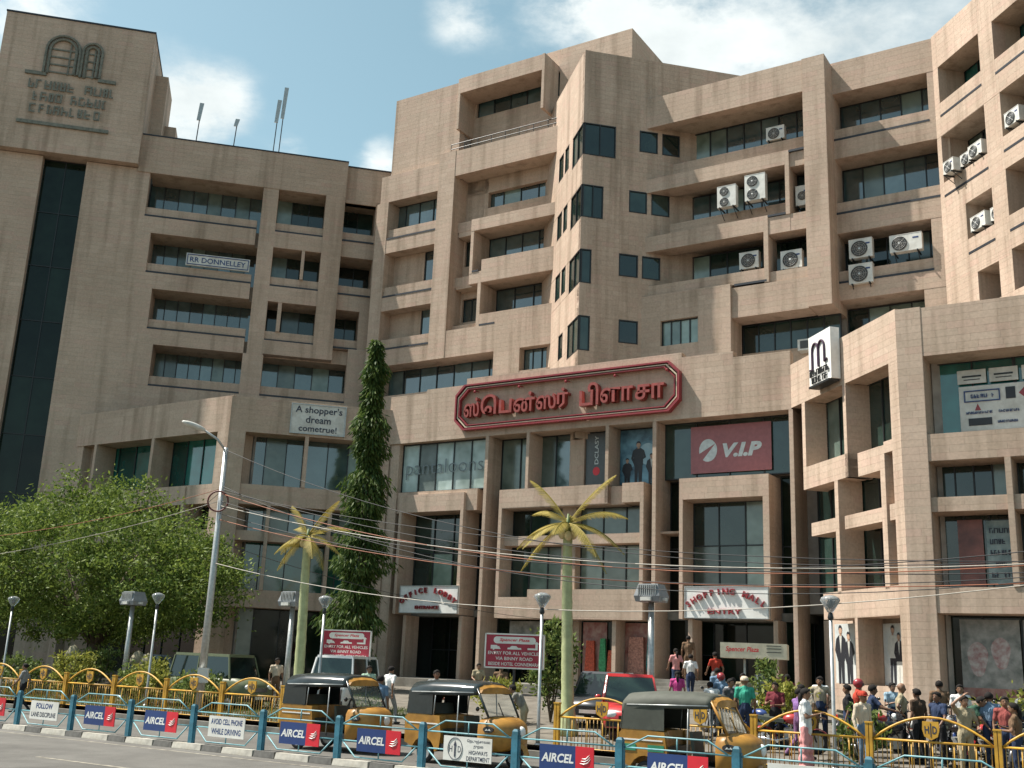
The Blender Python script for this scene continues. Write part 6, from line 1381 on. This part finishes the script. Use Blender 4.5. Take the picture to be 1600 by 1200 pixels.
def finish_people():
    dg = bpy.context.evaluated_depsgraph_get(); dg.update(); out = []
    for it in PEND: out.append(bpy.data.meshes.new_from_object(it[0].evaluated_get(dg)))
    for (o, e, B, V, k, P), me in zip(PEND, out):
        bpy.data.objects.remove(o)
        n = len(me.polygons); c = np.zeros(n*3); me.polygons.foreach_get('center', c); c = c.reshape(-1,3)
        best = np.full(n, 9.0); mi = np.zeros(n, int)
        for a, b, ra, rb, m in B:
            a_, b_ = np.array(a), np.array(b); d = b_-a_; L2 = max(d@d, 1e-9); u = np.clip(((c-a_)@d)/L2, 0, 1); dist = np.linalg.norm(c-a_-u[:,None]*d, axis=1)-(ra+(rb-ra)*u); q = dist < best; best[q] = dist[q]; mi[q] = m
        co = np.zeros(len(me.vertices)*3); me.vertices.foreach_get('co', co); V0 = co.reshape(-1,3)
        mb = MB(); mb.v = [tuple(p) for p in V0]; mb.f = [tuple(p.vertices) for p in me.polygons]; mb.m = [int(x) for x in mi]
        # hands: palm, four fingers of unequal length bent at the knuckle, thumb from the side
        for q, sg in (('R',1),('L',-1)):
            w = V['wr'+q]; d = (w-V['el'+q]).normalized(); up = Vector((0,0,1)) if abs(d.z) < .85 else Vector((0,1,0)); sd = d.cross(up).normalized(); nm = sd.cross(d)
            pal = w + d*.075*k; R0 = []
            for f, ww in ((0,.022),(.5,.038),(1.0,.036)):
                c0 = w + d*.085*k*f; R0.append([c0 + sd*ww*k*math.cos(a) + nm*.014*k*math.sin(a) for a in np.linspace(0, 6.283, 9)[:-1]])
            mb.loft(R0, mi=2)
            for i, (off, ln) in enumerate(((-.027,.062),(-.009,.074),(.009,.068),(.026,.052))):
                p0 = w + d*.08*k + sd*off*k; p1 = p0 + d*ln*.5*k - nm*.006*k; p2 = p1 + d*ln*.42*k - nm*ln*.35*k; mb.tube([p0,p1,p2], [.0085*k,.008*k,.006*k], 5, mi=2)
            p0 = w + d*.03*k + sd*-.03*k; p1 = p0 + d*.03*k - sd*.022*k; p2 = p1 + d*.03*k - nm*.008*k; mb.tube([p0,p1,p2], [.011*k,.0095*k,.007*k], 5, mi=2)
        hd = V['hd']
        body = mb.build('body', [cloth(P['shirt']), cloth(P['legs']), P['skin'], BLACK], e, True, fix=False)
        for sx in (-.032,.032): b = MB(); b.sphere(hd+Vector((sx,.083,.012))*k, (.013*k,.008*k,.008*k), 7, 5); b.build('eye', EYE, e, True)
        b = MB(); b.sphere(hd+Vector((0,.084,-.052))*k, (.022*k,.008*k,.006*k), 8, 5); b.build('mouth', LIP, e, True)
        if P['cap'] == 'helmet':
            b = MB(); b.sphere(hd+Vector((0,-.012,.028))*k, (.112*k,.128*k,.118*k), 14, 10); b.build('helmet', P['extra'] or RED, e, True); b = MB(); b.add([tuple(hd+Vector((.09*math.sin(a),.10*math.cos(a)+.035,z_))*k) for z_ in (-.03,.03) for a in np.linspace(-1.1,1.1,7)], [(i,i+1,i+8,i+7) for i in range(6)]); b.build('visor', BLACK_G, e, True)
        elif P['cap'] is not None:
            b = MB(); b.lathe([(.103,.015),(.104,.05),(.085,.095),(.045,.118),(.001,.122)], 14, M=Matrix.Translation(hd+Vector((0,-.008,.01))*k) @ Matrix.Diagonal((k,k*1.1,k,1))); b.box(-.065*k,.065*k,hd.y+.085*k,hd.y+.16*k,hd.z+.028*k,hd.z+.038*k); b.build('cap', cloth(P['cap']), e, True)
        if P['hair'] != 'none' and P['cap'] != 'helmet':
            b = MB(); N_ = 14; rings = []
            for zf, rf in ((-.03,.82),(.0,.99),(.035,1.02),(.075,.90),(.105,.60),(.118,.2)):
                R_ = []
                for i in range(N_):
                    a = 2*math.pi*i/N_; fr = max(0, math.sin(a)); r = .0935*rf*(1+.035*math.sin(5*a+zf*40)); yy = r*1.12*math.sin(a); zz_ = zf+(.072*fr*fr if zf < .05 else .01*fr)
                    if fr > .4 and zf < .03: yy *= .93
                    R_.append(hd + Vector((r*math.cos(a), yy-.014, zz_))*k)
                rings.append(R_)
            b.loft(rings)
            if P['hair'] == 'long': b.tube([hd+Vector((0,-.10,.0))*k, hd+Vector((0,-.13,-.10))*k, hd+Vector((.01,-.12,-.26))*k, hd+Vector((.0,-.11,-.38))*k], [.05*k,.045*k,.035*k,.015*k], 8)
            if P['cap'] is None or P['hair'] == 'long': b.build('hair', HAIR, e, True)
    PEND.clear()
WHT, GREY_, BLU, NAV, KHA, BRN, BLK, MAG, PNK, GRN_, RED_, CRM_ = (0.70,0.70,0.68),(0.24,0.25,0.25),(0.16,0.24,0.34),(0.03,0.045,0.09),(0.34,0.29,0.19),(0.16,0.10,0.06),(0.02,0.02,0.022),(0.50,0.07,0.24),(0.62,0.28,0.27),(0.05,0.32,0.22),(0.40,0.05,0.03),(0.60,0.50,0.38)
EZ = 0.85
person(3.29, 20.6, 0, 1.70, 'person in a white shirt climbing the mall steps', WHT, NAV, 'walk', 0, z=1.05)
person(2.35, 22.6, 10, 1.70, 'person in brown at the top of the mall steps', BRN, BRN, 'stand', 0, z=1.79)
person(2.40, 21.3, -15, 1.66, 'person in pale pink beside the white shirted climber', PNK, NAV, 'walk', 1, z=1.30, hair='long', dress=(.62,.05))
person(5.55, 14.2, 8, 1.56, 'person in a magenta dress at the foot of the steps', MAG, MAG, 'stand', 1, hair='long', dress=(.30,.16))
person(4.25, 20.6, -20, 1.68, 'person with a red backpack near the mall door', RED_, GREY_, 'walk', 0, z=1.18)
person(7.87, 11.98, -17, 1.66, 'person in a red helmet on a grey motorbike', BLU, NAV, 'ride', 0, cap='helmet', dz=.12)
person(7.95, 11.2, -10, 1.58, 'person in white, left of two behind the grey rickshaw', WHT, GREY_, 'lean', 0)
person(8.55, 11.0, 25, 1.62, 'person in white, right of two behind the grey rickshaw', WHT, NAV, 'stand', 2)
person(9.40, 9.6, 5, 1.74, 'person in a green shirt and pale cap by the blue motorbike', GRN_, NAV, 'stand', 0, cap=CRM_)
person(12.10, 5.9, 118, 1.74, 'person with white blouse and pink drape walking by the fence', WHT, PNK, 'phone', 0, hair='long', dress=(.12,.12))
person(13.08, 6.75, 150, 1.70, 'person in a cream shirt and red cap at the fence post', CRM_, BLU, 'stand', 0, cap=RED_, sleeves='long')
person(12.68, 8.95, 97, 1.72, 'person in a dark shirt on a black motorbike', NAV, BLK, 'ride', 2, dz=.12)
person(11.87, 10.78, 102, 1.72, 'person in red and brown on a red motorbike', RED_, BRN, 'ride', 2, cap='helmet', dz=.12)
person(13.15, 10.0, 110, 1.72, 'bald person in a dark green vest beside parked motorbikes', KHA, BLK, 'hips', 0, hair='none')
person(15.05, 7.2, 170, 1.68, 'person in a khaki shirt raising one arm', KHA, KHA, 'armup', 1)
person(15.25, 9.1, 20, 1.66, 'person in blue grey behind the one raising an arm', BLU, NAV, 'stand', 0)
person(16.05, 7.0, -60, 1.60, 'person in a patterned brown shirt at the right edge', BRN, NAV, 'phone', 0, hair='long')
person(-12.5, 4.3, -95, 1.52, 'person in a grey shirt walking at the far left', GREY_, BLK, 'walk', 0)
person(1.05, 5.3, 15, 1.70, 'person in a blue grey shirt standing between the rickshaws', BLU, NAV, 'stand', 0)
person(1.70, 6.9, 165, 1.72, 'person in a striped shirt at the vendor table', GREY_, NAV, 'phone', 0)
person(-6.1, 12.2, 150, 1.62, 'person in white behind the white van', WHT, NAV, 'stand', 0)
person(-2.35, 9.0, 160, 1.62, 'person in pale green behind the blue grey shirt', (0.40,0.55,0.42), BRN, 'stand', 0)
person(4.75, 6.5, -75, 1.58, 'person in a grey shirt leaning beside the middle rickshaw', (0.22,0.21,0.18), KHA, 'lean', 0)
person(-3.65, 17.0, 170, 1.62, 'person sitting on the low terrace wall', KHA, BRN, 'sit', 1, z=.92)
person(10.6, 12.0, 200, 1.68, 'person in a mottled shirt by the yellow green shrub', (0.35,0.30,0.22), NAV, 'hips', 0)
for a in ((14.2, 11.6, 200, 1.66, 'person in white at the back of the parked motorbikes', WHT, NAV, 'stand', 0), (13.6, 12.2, 20, 1.7, 'person in brown seen from behind beside the corner column', BRN, BLK, 'stand', 2),
    (15.6, 11.4, 140, 1.64, 'person in grey behind the blue motorbikes', GREY_, NAV, 'hips', 0), (12.5, 11.9, 170, 1.62, 'person in pale blue below the suited figures poster', (0.30,0.42,0.50), NAV, 'phone', 1),
    (10.9, 10.4, -40, 1.68, 'person in a cream shirt bending near the red scooter', CRM_, BRN, 'lean', 0), (10.2, 13.4, 30, 1.62, 'person in white walking toward the mall steps', WHT, BLK, 'walk', 2), (9.0, 14.2, 10, 1.6, 'person in dark red at the foot of the mall steps', (0.22,0.04,0.05), NAV, 'walk', 0),
    (6.7, 14.6, -10, 1.68, 'person in blue left of the mall steps', BLU, BLK, 'stand', 0), (8.1, 13.0, 185, 1.64, 'person in khaki facing the street near the steps', KHA, BRN, 'stand', 1), (7.2, 17.2, 5, 1.66, 'person in grey on the lower mall steps', GREY_, NAV, 'walk', 0),
    (16.9, 8.6, 160, 1.7, 'person in black at the right edge', BLK, GREY_, 'stand', 0), (14.3, 8.4, -120, 1.66, 'person in navy walking left behind the fence', NAV, BLK, 'walk', 2), (11.2, 8.3, 70, 1.6, 'person in violet walking behind the fence', (0.22,0.12,0.30), (0.2,0.1,0.2), 'walk', 1), (-1.2, 8.6, 40, 1.66, 'person in white behind the middle of the gap', WHT, GREY_, 'walk', 0), (0.2, 12.5, 10, 1.64, 'person in brown walking to the office lobby', BRN, NAV, 'walk', 0), (-8.0, 10.9, 150, 1.62, 'person in cream by the olive jeep', CRM_, BRN, 'stand', 0)):
    person(*a)
for a in ((14.75, 9.0, 120, 1.68, 'person in dark green just behind the fence emblem at the right', (0.04,0.09,0.06), BLK, 'lean', 0), (13.7, 9.2, -30, 1.66, 'person in dark brown between the bald person and the motorbikes', (0.07,0.045,0.03), BLK, 'stand', 2), (15.7, 8.2, 200, 1.64, 'person in faded red near the right edge', (0.30,0.08,0.07), NAV, 'stand', 0), (12.0, 9.6, -70, 1.66, 'person in black left of the dark shirted rider', BLK, NAV, 'stand', 0),
    (16.4, 9.6, 40, 1.7, 'person in dark blue behind the right edge shrub', NAV, BLK, 'hips', 2), (8.9, 9.9, 150, 1.66, 'person in dark grey beside the man in green', (0.09,0.09,0.095), NAV, 'stand', 0), (10.1, 9.9, -150, 1.62, 'person in maroon right of the man in green', (0.16,0.03,0.04), BLK, 'phone', 0)):
    person(*a)
finish_people()
